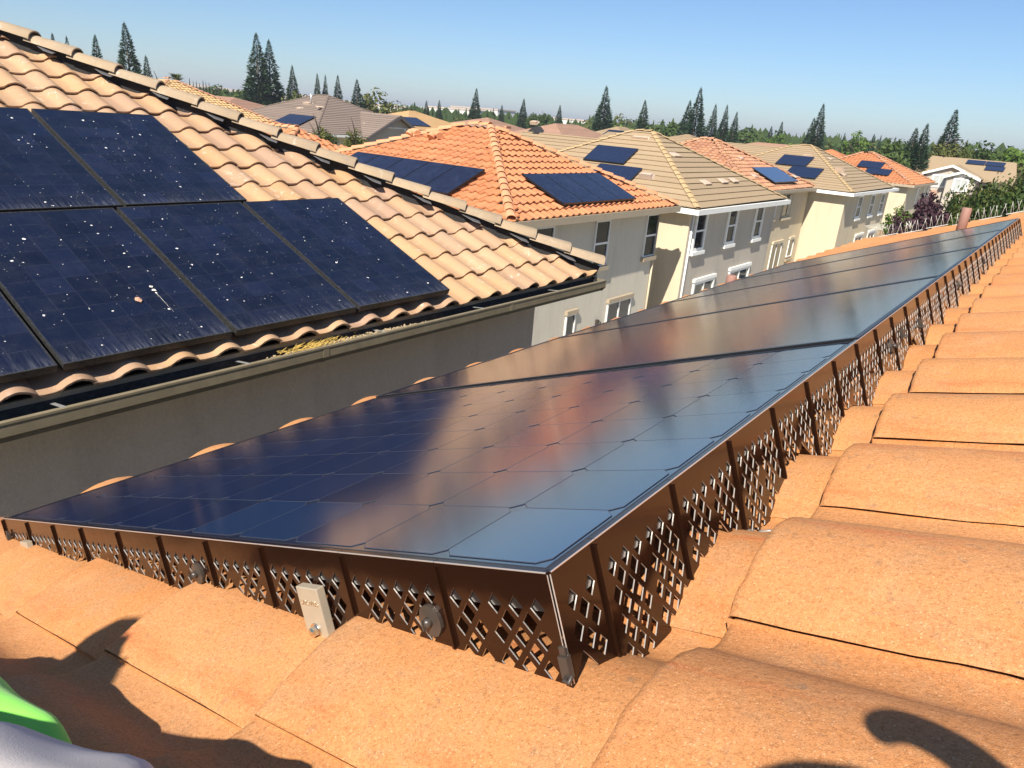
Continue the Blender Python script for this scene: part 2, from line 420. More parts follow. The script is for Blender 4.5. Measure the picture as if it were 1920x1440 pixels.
# ------------------------------------------------------------------ mesh helpers
class MB:
    def __init__(s):
        s.v, s.f, s.m, s.sm, s.r = [], [], [], [], []
    def poly(s, pts, mi=0, smooth=False, rnd=None):
        i = len(s.v)
        s.v.extend([tuple(p) for p in pts])
        s.f.append(tuple(range(i, i + len(pts))))
        s.m.append(mi); s.sm.append(smooth); s.r.append(rnd)
    def mesh(s, verts, faces, mi=0, smooth=False, mat=None, rnd=None):
        i = len(s.v)
        if mat is not None:
            verts = [mat @ Vector(v) for v in verts]
        s.v.extend([tuple(v) for v in verts])
        for f in faces:
            s.f.append(tuple(i + k for k in f)); s.m.append(mi); s.sm.append(smooth); s.r.append(rnd)
    def box(s, lo, hi, mi=0, mat=None, rnd=None):
        x0, y0, z0 = lo; x1, y1, z1 = hi
        vs = [(x0, y0, z0), (x1, y0, z0), (x1, y1, z0), (x0, y1, z0), (x0, y0, z1), (x1, y0, z1), (x1, y1, z1), (x0, y1, z1)]
        fs = [(3, 2, 1, 0), (4, 5, 6, 7), (0, 1, 5, 4), (1, 2, 6, 5), (2, 3, 7, 6), (3, 0, 4, 7)]
        s.mesh(vs, fs, mi, False, mat, rnd)
    def prism(s, top, off, mi=0, mi_side=None, rnd=None):
        """solid: polygon 'top' and the same polygon moved by vector off"""
        off = Vector(off); n = len(top)
        a = [Vector(p) for p in top]; bt = [p + off for p in a]
        i = len(s.v)
        s.v.extend([tuple(p) for p in a + bt])
        s.f.append(tuple(i + k for k in range(n))); s.f.append(tuple(i + n + k for k in reversed(range(n))))
        s.m += [mi, mi]; s.sm += [False] * 2; s.r += [rnd] * 2
        for k in range(n):
            j = (k + 1) % n
            s.f.append((i + k, i + n + k, i + n + j, i + j)); s.m.append(mi if mi_side is None else mi_side); s.sm.append(False); s.r.append(rnd)
    def tube(s, pts, rads, seg=10, mi=0, caps=True, smooth=True):
        rings = []
        i0 = len(s.v)
        prev = None
        for k, p in enumerate(pts):
            p = Vector(p)
            d = (Vector(pts[min(k + 1, len(pts) - 1)]) - Vector(pts[max(k - 1, 0)])).normalized()
            ref = Vector((0, 0, 1)) if abs(d.z) < 0.9 else Vector((1, 0, 0))
            a = d.cross(ref).normalized() if prev is None else (prev - d * prev.dot(d)).normalized()
            prev = a
            b = d.cross(a)
            r = rads[k] if isinstance(rads, (list, tuple)) else rads
            s.v.extend([tuple(p + (a * math.cos(t) + b * math.sin(t)) * r) for t in [2 * math.pi * q / seg for q in range(seg)]])
        for k in range(len(pts) - 1):
            for q in range(seg):
                q2 = (q + 1) % seg
                s.f.append((i0 + k * seg + q, i0 + k * seg + q2, i0 + (k + 1) * seg + q2, i0 + (k + 1) * seg + q)); s.m.append(mi); s.sm.append(smooth); s.r.append(None)
        if caps:
            s.f.append(tuple(i0 + q for q in reversed(range(seg)))); s.f.append(tuple(i0 + (len(pts) - 1) * seg + q for q in range(seg)))
            s.m += [mi, mi]; s.sm += [False] * 2; s.r += [None] * 2
    def data(s, name, mats):
        me = bpy.data.meshes.new(name)
        me.from_pydata(s.v, [], s.f)
        for m in (mats if isinstance(mats, (list, tuple)) else [mats]):
            me.materials.append(m)
        me.polygons.foreach_set('material_index', s.m)
        me.polygons.foreach_set('use_smooth', s.sm)
        if any(r is not None for r in s.r):
            at = me.attributes.new('rnd', 'FLOAT', 'FACE')
            at.data.foreach_set('value', [0.0 if r is None else r for r in s.r])
        me.update()
        return me
    def build(s, name, mats, parent=None, mat=None, fix=False, bevel=0):
        me = s.data(name, mats)
        if fix:
            bm = bmesh.new(); bm.from_mesh(me)
            bmesh.ops.recalc_face_normals(bm, faces=bm.faces)
            bm.to_mesh(me); bm.free()
        o = link(name, me, parent, mat)
        if bevel:
            md = o.modifiers.new('bevel', 'BEVEL'); md.width = bevel; md.segments = 2; md.limit_method = 'ANGLE'
        return o

INV = {}
def link(name, me, parent=None, world_mat=None):
    """world_mat: where the object stands in the world; for a child it is made relative to its thing"""
    o = bpy.data.objects.new(name, me)
    COL.objects.link(o)
    if parent is not None:
        o.parent = parent
        inv = INV.get(parent.name)
        o.matrix_basis = (inv @ (world_mat if world_mat is not None else Matrix.Identity(4))) if inv is not None else (world_mat if world_mat is not None else Matrix.Identity(4))
        INV[o.name] = (world_mat if world_mat is not None else Matrix.Identity(4)).inverted()
    else:
        if world_mat is not None:
            o.matrix_world = world_mat
        INV[o.name] = (world_mat if world_mat is not None else Matrix.Identity(4)).inverted()
    return o

def tag(o, label, cat, group=None, kind=None):
    o['label'] = label
    o['category'] = cat
    if group:
        o['group'] = group
    if kind:
        o['kind'] = kind
    return o

def thing(name, loc, label, cat, group=None, rz=0.0):
    o = link(name, None, None, Matrix.Translation(Vector(loc)) @ Matrix.Rotation(rz, 4, 'Z'))
    return tag(o, label, cat, group)

def frame(origin, ex, ey, ez):
    m = Matrix.Identity(4)
    for i, e in enumerate((ex, ey, ez)):
        for j in range(3):
            m[j][i] = e[j]
    for j in range(3):
        m[j][3] = origin[j]
    return m

def in_poly(p, poly):
    x, y = p; c = False; j = len(poly) - 1
    for i in range(len(poly)):
        xi, yi = poly[i]; xj, yj = poly[j]
        if (yi > y) != (yj > y) and x < (xj - xi) * (y - yi) / (yj - yi) + xi:
            c = not c
        j = i
    return c

def clip_band(poly, lo, hi):
    def half(pl, keep, val):
        out = []
        for i in range(len(pl)):
            a, b = pl[i], pl[(i + 1) % len(pl)]
            ka, kb = keep(a[0]), keep(b[0])
            if ka:
                out.append(a)
            if ka != kb:
                t = (val - a[0]) / (b[0] - a[0])
                out.append((val, a[1] + (b[1] - a[1]) * t))
        return out
    pl = half(poly, lambda v: v >= lo, lo)
    return half(pl, lambda v: v <= hi, hi) if pl else []

# ------------------------------------------------------------------ roof tiles
CROWN, TW = 0.185, 0.30
OWN_CROWN = 0.238
def s_profile(Y, own=False):
    cw = OWN_CROWN if own else CROWN
    if Y <= cw:
        t = max(0.0, math.sin(math.pi * (Y / cw) ** (1.22 if own else 1.0)))
        return (0.004 + 0.033 * (t ** 0.75)) if own else (0.004 + 0.042 * (t ** 0.9))
    return -0.004 * math.sin(math.pi * (Y - cw) / (0.318 - cw))

def s_tile(nc=11, npn=4, L=0.42, th=0.016, bevel=True, bottom=True, worn=0.0, seed=0, own=False):
    rg = random.Random(seed)
    cw = OWN_CROWN if own else CROWN
    ys = [cw * i / nc for i in range(nc + 1)] + [cw + (0.318 - cw) * i / npn for i in range(1, npn + 1)]
    zs = [s_profile(y, own) for y in ys]
    n = len(ys)
    v, f, sm = [], [], []
    jit = [rg.uniform(-worn, worn) for _ in ys]
    rings = [(0.0, -0.0032), (0.0025, -0.0008), (0.008, 0.0), (L, 0.0)] if bevel else [(0.0, 0.0), (L, 0.0)]
    if own and bevel:
        rings = rings[:3] + [(0.03 + 0.0325 * q, 0.0) for q in range(13)]
    for x, dz in rings:
        for i, (y, z) in enumerate(zip(ys, zs)):
            w = noise.noise(Vector((x * 9 + seed * 7, y * 14, seed))) * 0.0012 if own and bevel else 0
            yo = (noise.noise(Vector((x * 40, seed * 3.1, 0))) * 0.0022 - (.004 if own and abs(x - .21) < .02 else 0)) if own and bevel and i == 0 else 0
            v.append((x + (jit[i] if x < 0.02 else 0), y - yo, z + dz + w))
    for k in range(len(rings) - 1):
        for i in range(n - 1):
            f.append((k * n + i, (k + 1) * n + i, (k + 1) * n + i + 1, k * n + i + 1)); sm.append(True)
    b0 = len(v)
    for i, (y, z) in enumerate(zip(ys, zs)):
        v.append((0.0 + jit[i], y, z - th))
    top0 = len(v)                                     # butt face on its own vertices: a crisp edge
    for i, (y, z) in enumerate(zip(ys, zs)):
        v.append((0.0 + jit[i], y, z + rings[0][1]))
    for i in range(n - 1):
        f.append((b0 + i, top0 + i, top0 + i + 1, b0 + i + 1)); sm.append(False)
    if bottom:
        c0 = len(v)
        for y, z in zip(ys, zs):
            v.append((0.0, y, z - th))
        for y, z in zip(ys, zs):
            v.append((L, y, z - th))
        for i in range(n - 1):
            f.append((c0 + i, c0 + i + 1, c0 + n + i + 1, c0 + n + i)); sm.append(True)
    s0 = len(v)
    for y, z in ((ys[0], zs[0]), (ys[-1], zs[-1])):
        v += [(0, y, z + rings[0][1]), (L, y, z), (L, y, z - th), (0, y, z - th)]
    f.append((s0 + 3, s0 + 2, s0 + 1, s0)); sm.append(False)
    f.append((s0 + 4, s0 + 5, s0 + 6, s0 + 7)); sm.append(False)
    return v, f, sm

def tile_mesh(name, mat, **kw):
    v, f, sm = s_tile(**kw)
    mb = MB(); mb.v = v; mb.f = f; mb.sm = sm; mb.m = [0] * len(f); mb.r = [None] * len(f)
    return mb.data(name, mat)

EXPO, RISE = 0.355, 0.027
TILT = math.asin(RISE / EXPO)
class Face:
    """a roof plane: origin on the eave line, es up the slope, eu along the eave, en outwards"""
    def __init__(s, origin, es, eu):
        s.o = Vector(origin); s.es = Vector(es).normalized(); s.eu = Vector(eu).normalized(); s.en = s.es.cross(s.eu).normalized()
        if s.en.z < 0:
            s.en = -s.en
    def P(s, a, b, n=0.0):
        return s.o + s.es * a + s.eu * b + s.en * n
    def uv(s, p):
        d = Vector(p) - s.o
        return d.dot(s.es), d.dot(s.eu)
    def tile_matrix(s, a, b, n_butt, yaw=0.0, roll=0.0, rise=RISE):
        tl = math.asin(rise / EXPO)
        ex = (s.es * math.cos(tl) - s.en * math.sin(tl))
        ez = (s.en * math.cos(tl) + s.es * math.sin(tl))
        m = frame(s.P(a, b, n_butt), ex, s.eu, ez)
        return m @ Matrix.Rotation(yaw, 4, 'Z') @ Matrix.Rotation(roll, 4, 'X')

rng = random.Random(11)
def lay_s_tiles(face, poly, n_butt, a0, b0, skip=None, margin=0.02, jitter=1.0, rise=RISE, eave=None):
    out = []
    amin, amax = min(p[0] for p in poly), max(p[0] for p in poly)
    bmin, bmax = min(p[1] for p in poly), max(p[1] for p in poly)
    k0, k1 = math.floor((amin - a0) / EXPO) - 1, math.ceil((amax - a0) / EXPO) + 1
    j0, j1 = math.floor((bmin - b0) / TW) - 1, math.ceil((bmax - b0) / TW) + 1
    for k in range(k0, k1):
        for j in range(j0, j1):
            a, b = a0 + k * EXPO, b0 + j * TW
            if not in_poly((a + 0.17, b + 0.13), poly):
                continue
            if skip and skip(a, b):
                continue
            out.append(face.tile_matrix(a + rng.uniform(-.004, .004) * jitter, b + rng.uniform(-.002, .002) * jitter,
                                        n_butt + (eave[1] if eave and k <= eave[0] else 0) + rng.uniform(-.0015, .003) * jitter, rng.uniform(-.006, .006) * jitter, rng.uniform(-.012, .012) * jitter, rise))
    return out

def in_frame(p, mx=0.06):
    c = cam_rot.transposed() @ (Vector(p) - CAM)
    if c.z > -0.05:
        return False
    x = c.x / -c.z * 1342.15 / 960; y = c.y / -c.z * 1342.15 / 720
    return abs(x) < 1 + mx and abs(y) < 1 + mx

def cut_mesh(me, m, plane):
    """a tile sawn off along a vertical plane; None when nothing is left, the mesh itself when it is not touched"""
    co, no = plane
    d = [(m @ v.co - co).dot(no) for v in me.vertices]
    if max(d) < 0:
        return me
    if min(d) > -0.03:
        return None
    inv = m.inverted()
    bm = bmesh.new(); bm.from_mesh(me)
    g = bm.verts[:] + bm.edges[:] + bm.faces[:]
    bmesh.ops.bisect_plane(bm, geom=g, plane_co=inv @ co, plane_no=(m.to_3x3().transposed() @ no).normalized(), clear_outer=True)
    nm = me.copy(); bm.to_mesh(nm); bm.free()
    return nm

def place_tiles(mats, meshes, parent, name, limit, low, lowmat, hidden=None, cut=None):
    """the ones that show largest become objects of their own; the rest is one joined piece"""
    def key(m):
        c = m @ Vector((0.2, 0.13, 0.03))
        pen = 0 if in_frame(c) else 1000
        if hidden and hidden(c):
            pen += 500
        return pen + (c - CAM).length
    mats = sorted(mats, key=key)
    for i, m in enumerate(mats[:limit]):
        me = rng.choice(meshes)
        if cut:
            me = cut_mesh(me, m, cut)
            if me is None:
                continue
        link(name, me, parent, m)
    rest = mats[limit:]
    if rest:
        v, f, sm = low
        mb = MB()
        for m in rest:
            i = len(mb.v); r = rng.random()
            mb.v.extend([tuple(m @ Vector(p)) for p in v])
            for q, s_ in zip(f, sm):
                mb.f.append(tuple(i + k for k in q)); mb.m.append(0); mb.sm.append(s_); mb.r.append(r)
        o = mb.build('tile_field', lowmat, parent)
        o['kind'] = 'stuff'

def cap_mesh(name, mat, L=0.46, w=0.115, h=0.085, seg=9, th=0.015):
    """barrel hip cap: a half round, wider at its lower end"""
    v, f, sm = [], [], []
    n = seg + 1
    for x, sc, dz in ((0.0, 1.0, -0.004), (0.008, 1.02, 0.0), (L, 0.86, 0.0)):
        for i in range(n):
            t = math.pi * (i / seg)
            v.append((x, -math.cos(t) * w * sc, (math.sin(t) ** 0.75) * h * sc + dz))
    for k in range(2):
        for i in range(seg):
            f.append((k * n + i, (k + 1) * n + i, (k + 1) * n + i + 1, k * n + i + 1)); sm.append(True)
    b0 = len(v)
    for sc, dz in ((1.0, -0.004), (0.86, -th)):
        for i in range(n):
            t = math.pi * (i / seg)
            v.append((0.0, -math.cos(t) * (w * sc if sc == 1.0 else w - th), (math.sin(t) ** 0.75) * (h * sc if sc == 1.0 else h - th) + (dz if sc == 1 else 0)))
    for i in range(seg):
        f.append((b0 + n + i, b0 + i, b0 + i + 1, b0 + n + i + 1)); sm.append(False)
    c0 = len(v)
    for x in (0.0, L):
        for i in range(n):
            t = math.pi * (i / seg)
            v.append((x, -math.cos(t) * (w - th) * (1 if x == 0 else 0.86), (math.sin(t) ** 0.75) * (h - th) * (1 if x == 0 else 0.86)))
    for i in range(seg):
        f.append((c0 + i, c0 + i + 1, c0 + n + i + 1, c0 + n + i)); sm.append(True)
    for e in (0, seg):
        q = (e, 2 * n + e, c0 + n + e, c0 + e)
        f.append(q if e == 0 else tuple(reversed(q))); sm.append(False)
    mb = MB(); mb.v = v; mb.f = f; mb.sm = sm; mb.m = [0] * len(f); mb.r = [None] * len(f)
    return mb.data(name, mat)

def lay_caps(p_low, p_high, up, mesh, parent, name, expo=0.40, lift=0.0, jit=1.0):
    p0, p1 = Vector(p_low), Vector(p_high)
    d = (p1 - p0); L = d.length; ex0 = d.normalized()
    up = Vector(up)
    n = int(L / expo)
    for i in range(n):
        tl = 0.03 / expo
        ez = (up - ex0 * up.dot(ex0)).normalized()
        ex = (ex0 - ez * tl).normalized(); ez2 = (ez + ex0 * tl).normalized()
        ey = ez2.cross(ex)
        m = frame(p0 + ex0 * (i * expo) + ez * (lift + 0.03), ex, ey, ez2)
        m = m @ Matrix.Rotation(rng.uniform(-.02, .02) * jit, 4, 'Z') @ Matrix.Rotation(rng.uniform(-.04, .04) * jit, 4, 'X')
        link(name, mesh, parent, m)

def flat_courses(face, poly, mat, parent, expo=0.34, butt=0.035, split=True, name='tile_course'):
    amin, amax = min(p[0] for p in poly), max(p[0] for p in poly)
    k = 0
    joined = MB()
    while amin + k * expo < amax:
        lo = amin + k * expo
        band = clip_band(poly, lo, min(lo + expo + 0.02, amax))
        if len(band) >= 3:
            top = [face.P(a, b, butt + 0.012 - (butt) * (a - lo) / expo + 0.004 * math.sin(b * 7 + k)) for a, b in band]
            mb = MB() if split else joined
            mb.prism(top, face.en * -0.03, 0, rnd=rng.random())
            if split:
                mb.build(name, mat, parent, fix=True)
        k += 1
    if not split:
        o = joined.build('tile_courses', mat, parent, fix=True)
        o['kind'] = 'stuff'

# ------------------------------------------------------------------ windows
def window(parent, face_axis, x, y, z, w, h, mats, style='hung', sill=True, glass=None, depth=0.05, top_trim=False, wide=0.09):
    """face_axis '+x' or '-y': outer wall plane at x (or y). (y or x, z) is the lower left corner of the opening"""
    fm, sm_ = mats
    if face_axis == '+x':
        m = frame((x, y, z), (0, 1, 0), (0, 0, 1), (1, 0, 0))
    else:
        m = frame((x, y, z), (1, 0, 0), (0, 0, 1), (0, -1, 0))
    mb = MB()
    t = wide; d = depth
    mb.box((-t, -t, 0.0), (0, h + t, d)); mb.box((w, -t, 0.0), (w + t, h + t, d))
    mb.box((0, h, 0.0), (w, h + t, d)); mb.box((0, -t, 0.0), (w, 0, d))
    if style == 'hung':
        mb.box((0, h * 0.5 - 0.03, 0.0), (w, h * 0.5 + 0.03, d * 0.8))
    elif style == 'slide':
        mb.box((w * 0.5 - 0.03, 0, 0.0), (w * 0.5 + 0.03, h, d * 0.8))
    fr = mb.build('window', fm, parent, m)
    if style == 'hung':
        parts = [((0, 0), (w, h * 0.5 - 0.03)), ((0, h * 0.5 + 0.03), (w, h))]
    elif style == 'slide':
        parts = [((0, 0), (w * 0.5 - 0.03, h)), ((w * 0.5 + 0.03, 0), (w, h))]
    else:
        parts = [((0, 0), (w, h))]
    for i, (a, b) in enumerate(parts):
        g = MB(); g.box((a[0] + .002, a[1] + .002, 0.002), (b[0] - .002, b[1] - .002, 0.012 + 0.006 * i))
        g.build('pane', glass or M_glass, fr, m)
    if sill:
        sb = MB(); sb.box((-t - 0.05, -t - 0.13, 0.0), (w + t + 0.05, -t - 0.002, 0.13))
        sb.build('sill', sm_, fr, m)
    if top_trim:
        sb = MB(); sb.box((-t - 0.05, h + t + 0.002, 0.0), (w + t + 0.05, h + t + 0.13, 0.10))
        sb.build('head_trim', sm_, fr, m)
    return fr

GROUND = -1.2

# ================================================================== ground and hills
g = MB()
g.poly([(-7000, -800, GROUND), (3000, -800, GROUND), (3000, 7000, GROUND), (-7000, 7000, GROUND)])
def ground_mat():
    m, nt, b = new_mat('dry_suburban_ground')
    p = geom_pos(nt)
    a = tex_noise(nt, p, 0.05, 5, 0.6); c = tex_noise(nt, p, 1.5, 4)
    col = mix(nt, ramp(nt, a, [(0.4, (0, 0, 0)), (0.6, (1, 1, 1))]), (0.20, 0.17, 0.115), (0.09, 0.10, 0.04))
    lk(nt, mix(nt, math_node(nt, 'MULTIPLY', c, 0.5), col, (0.24, 0.21, 0.17)), b.inputs['Base Color'])
    b.inputs['Roughness'].default_value = 0.95
    return m
M_ground = ground_mat()
o = g.build('ground', M_ground); o['kind'] = 'structure'
pv = MB(); pv.prism([(-9.95, -6, GROUND + .06), (-4.7, -6, GROUND + .06), (-4.7, 90, GROUND + .06), (-9.95, 90, GROUND + .06)], (0, 0, -.05))
o = pv.build('path', simple_mat('pale_concrete', (0.42, 0.39, 0.34), 0.9, var=0.1, vscale=2)); o['kind'] = 'structure'

hill = MB()
def ridge(cx, cy, length, ang, h, w):
    ca, sa = math.cos(ang), math.sin(ang)
    N = 28
    rows = []
    for k in range(5):
        row = []
        t = (k - 2) / 2
        for i in range(N + 1):
            u = i / N
            hh = h * max(0, 1 - t * t) * (0.35 + 0.65 * math.sin(math.pi * u) ** 0.8) * (0.8 + 0.35 * noise.noise(Vector((u * 5, cx * .01, 0))))
            lx, ly = (u - .5) * length, t * w
            row.append((cx + lx * ca - ly * sa, cy + lx * sa + ly * ca, GROUND - 0.5 + hh))
        rows.append(row)
    i0 = len(hill.v)
    for r_ in rows:
        hill.v.extend(r_)
    for k in range(4):
        for i in range(N):
            hill.f.append((i0 + k * (N + 1) + i, i0 + k * (N + 1) + i + 1, i0 + (k + 1) * (N + 1) + i + 1, i0 + (k + 1) * (N + 1) + i))
            hill.m.append(0); hill.sm.append(True); hill.r.append(None)
ridge(-2260, 1150, 1500, R(63), 36, 260)
ridge(-1900, 2100, 1300, R(40), 12, 200)
o = hill.build('hills', simple_mat('dry_grass_hillside', (0.46, 0.33, 0.20), 0.95, var=0.2, vscale=0.01), fix=True); o['kind'] = 'structure'

# ================================================================== own house: orange roof
A = Vector((-0.2595, 0.4291, 6.2507))                  # near upper corner of the array's glass
TH = R(20.0)
ES = Vector((math.cos(TH), 0, math.sin(TH))); EU = Vector((0, 1, 0)); EN = Vector((-math.sin(TH), 0, math.cos(TH)))
own_face = Face((A.x, 0, A.z), ES, EU)                 # a: from the array's upper edge; b: world y
OWN_N, OWN_A0, OWN_B0 = -0.116, 0.07, 0.596
EAVE_UP = 0.018                                        # the eave course sits on a raised fascia
OWN_END = OWN_B0 + TW * 29 + 0.02                      # rake at the far end
def own_n(a, b):
    """height of the tiles over the roof frame"""
    best = -1
    k = math.floor((a - OWN_A0) / EXPO)
    for kk in (k - 1, k):
        lx = a - (OWN_A0 + kk * EXPO)
        if 0 <= lx <= 0.42:
            Y = (b - OWN_B0) % TW
            for yy in (Y, Y + TW):
                if yy <= 0.318:
                    best = max(best, OWN_N + (EAVE_UP if kk <= -5 else 0) + s_profile(yy, True) - lx * math.tan(TILT))
    return best

own = thing('house', (3.0, 2.0, GROUND), 'house under the photographer with a wavy orange tile roof, right and bottom foreground', 'house')
d = MB()
d.prism([own_face.P(-1.68, -2.5, -.17), own_face.P(3.6, -2.5, -.17), own_face.P(3.6, OWN_END - 0.06, -.17), own_face.P(-1.68, OWN_END - 0.06, -.17)], EN * -0.10)
own_roof = d.build('roof', M_felt, own, fix=True)
wl = MB()
ex, rx = own_face.P(-1.45, 0).x, own_face.P(3.5, 0).x
rt = own_face.P(3.5, 0, -.28).z; rl = own_face.P(-1.45, 0, -.28).z
wl.prism([(ex, -2.2, GROUND), (rx, -2.2, GROUND), (rx, -2.2, rt), (ex, -2.2, rl)], (0, OWN_END + 1.9, 0))
wl.build('wall', M_stucco, own, fix=True)
gt = MB()
ge = own_face.P(-1.68, 0, -.2)
gt.box((ge.x - .13, -2.4, ge.z - .12), (ge.x - .118, OWN_END, ge.z - .02)); gt.box((ge.x - .118, -2.4, ge.z - .12), (ge.x, OWN_END, ge.z - .108))
gt.build('gutter', M_gutter, own)
own_poly = [(-1.75, -1.2), (2.2, -1.2), (2.2, OWN_END), (-1.75, OWN_END)]
def own_hidden(c):
    a, b = own_face.uv(c)
    if b > 1.2 and a > 0.9:
        return True
    return a < -0.35 and a > -1.2 and 0.85 < b < 5.5
own_meshes = [tile_mesh('roof_tile', M_own, nc=20, npn=5, worn=0.0012, seed=i, own=True) for i in range(3)]
place_tiles(lay_s_tiles(own_face, own_poly, OWN_N, OWN_A0, OWN_B0, jitter=0.5, eave=(-5, EAVE_UP)), own_meshes, own_roof, 'roof_tile', 300, s_tile(12, 4, worn=0.0012, own=True), M_own, own_hidden)
for (px, py, hgt, lab) in ((-0.742, 7.0, 0.185, 'tall'), (-1.86, 5.03, 0.055, 'short')):
    a, b = own_face.uv((px, py, 0)); bz = own_face.P((px - A.x) / math.cos(TH), py, -.16)
    vp = MB(); vp.tube([(bz.x, py, bz.z), (bz.x + .004, py, bz.z + hgt + .09), (bz.x + .004, py, bz.z + hgt + .096)], [0.036, 0.036, 0.031], 20)
    vp.build('vent_pipe', M_pipe, own)

# ================================================================== the new array: five panels
TP = R(21.47855)
SW = Vector((math.cos(TP), 0, math.sin(TP))); NW = Vector((-math.sin(TP), 0, math.cos(TP)))
PL, PW, GAP = 1.4645, 1.046, 0.009
ords = ['nearest', 'second', 'third', 'fourth', 'farthest']
def panel_frame(origin, ex, ey, ez, w, l, mats, label, group, name='solar_panel', fr=0.011, th=0.035, glassmat=None, rim=None):
    """origin: middle of the lower face's top plane; local x across, y along, z out"""
    m = frame(origin, ex, ey, ez)
    t = link(name, None, None, m); tag(t, label, 'solar panel', group)
    fb = MB()
    fb.box((-w / 2, -l / 2, -th), (-w / 2 + fr, l / 2, 0)); fb.box((w / 2 - fr, -l / 2, -th), (w / 2, l / 2, 0))
    fb.box((-w / 2 + fr, -l / 2, -th), (w / 2 - fr, -l / 2 + fr, 0)); fb.box((-w / 2 + fr, l / 2 - fr, -th), (w / 2 - fr, l / 2, 0))
    fb.build('frame', mats[0], t, m)
    gb = MB(); gb.box((-w / 2 + fr, -l / 2 + fr, -th * 0.6), (w / 2 - fr, l / 2 - fr, -0.0015))
    gb.build('glass', mats[1], t, m)
    return t, m

cell_w, cell_l, ch = 0.1262, 0.1302, 0.0115
def octa(w, l, c):
    return [(-w + c, -l), (w - c, -l), (w, -l + c), (w, l - c), (w - c, l), (-w + c, l), (-w, l - c), (-w, -l + c)]
def cell_mesh(mat):
    mb = MB()
    outer = octa(cell_w / 2 - .0006, cell_l / 2 - .0006, ch)
    inner = octa(cell_w / 2 - .0013, cell_l / 2 - .0013, ch)
    mb.poly([(x, y, 0.0006) for x, y in inner], 0)
    for i in range(8):
        j = (i + 1) % 8
        mb.poly([(*outer[i], 0.0006), (*outer[j], 0.0006), (*inner[j], 0.0006), (*inner[i], 0.0006)], 1)
        mb.poly([(*outer[i], 0.0), (*outer[j], 0.0), (*outer[j], 0.0006), (*outer[i], 0.0006)], 1)
    return mb.data('cell', [mat, M_edge])
cell_me, cell_me_b = cell_mesh(M_cell), cell_mesh(M_cell_sky)
panels = []
for i in range(5):
    c = A + Vector((0, i * (PW + GAP) + PW / 2, 0)) - SW * (PL / 2) + NW * (0.0 if i == 0 else 0.004)
    # local x along the eave (+y world), local y up the slope is -> handed: x=-EU, y=SW? keep x=SW-cross
    t, m = panel_frame(c, Vector((0, -1, 0)), SW, NW, PW, PL, (M_black, M_back), 'glossy black panel with dark cells, %s of the five in the guarded row' % ords[i], 'new panels in the guarded row')
    panels.append(t)
    glass_o = [ch_ for ch_ in t.children if ch_.name.startswith('glass')][0]
    n0 = 8 if True else 0
    if i < 1:
        for u in range(8):
            for v in range(11):
                lx = PW / 2 - 0.0185 - cell_w * (u + .5); ly = PL / 2 - 0.0165 - cell_l * (v + .5)
                blue = i == 0 and (u, v) in ((0, 0), (0, 3), (0, 4))  # cells with the painted sky reflection
                link('cell', cell_me_b if blue else cell_me, glass_o, m @ Matrix.Translation((lx, ly, -0.0012)))

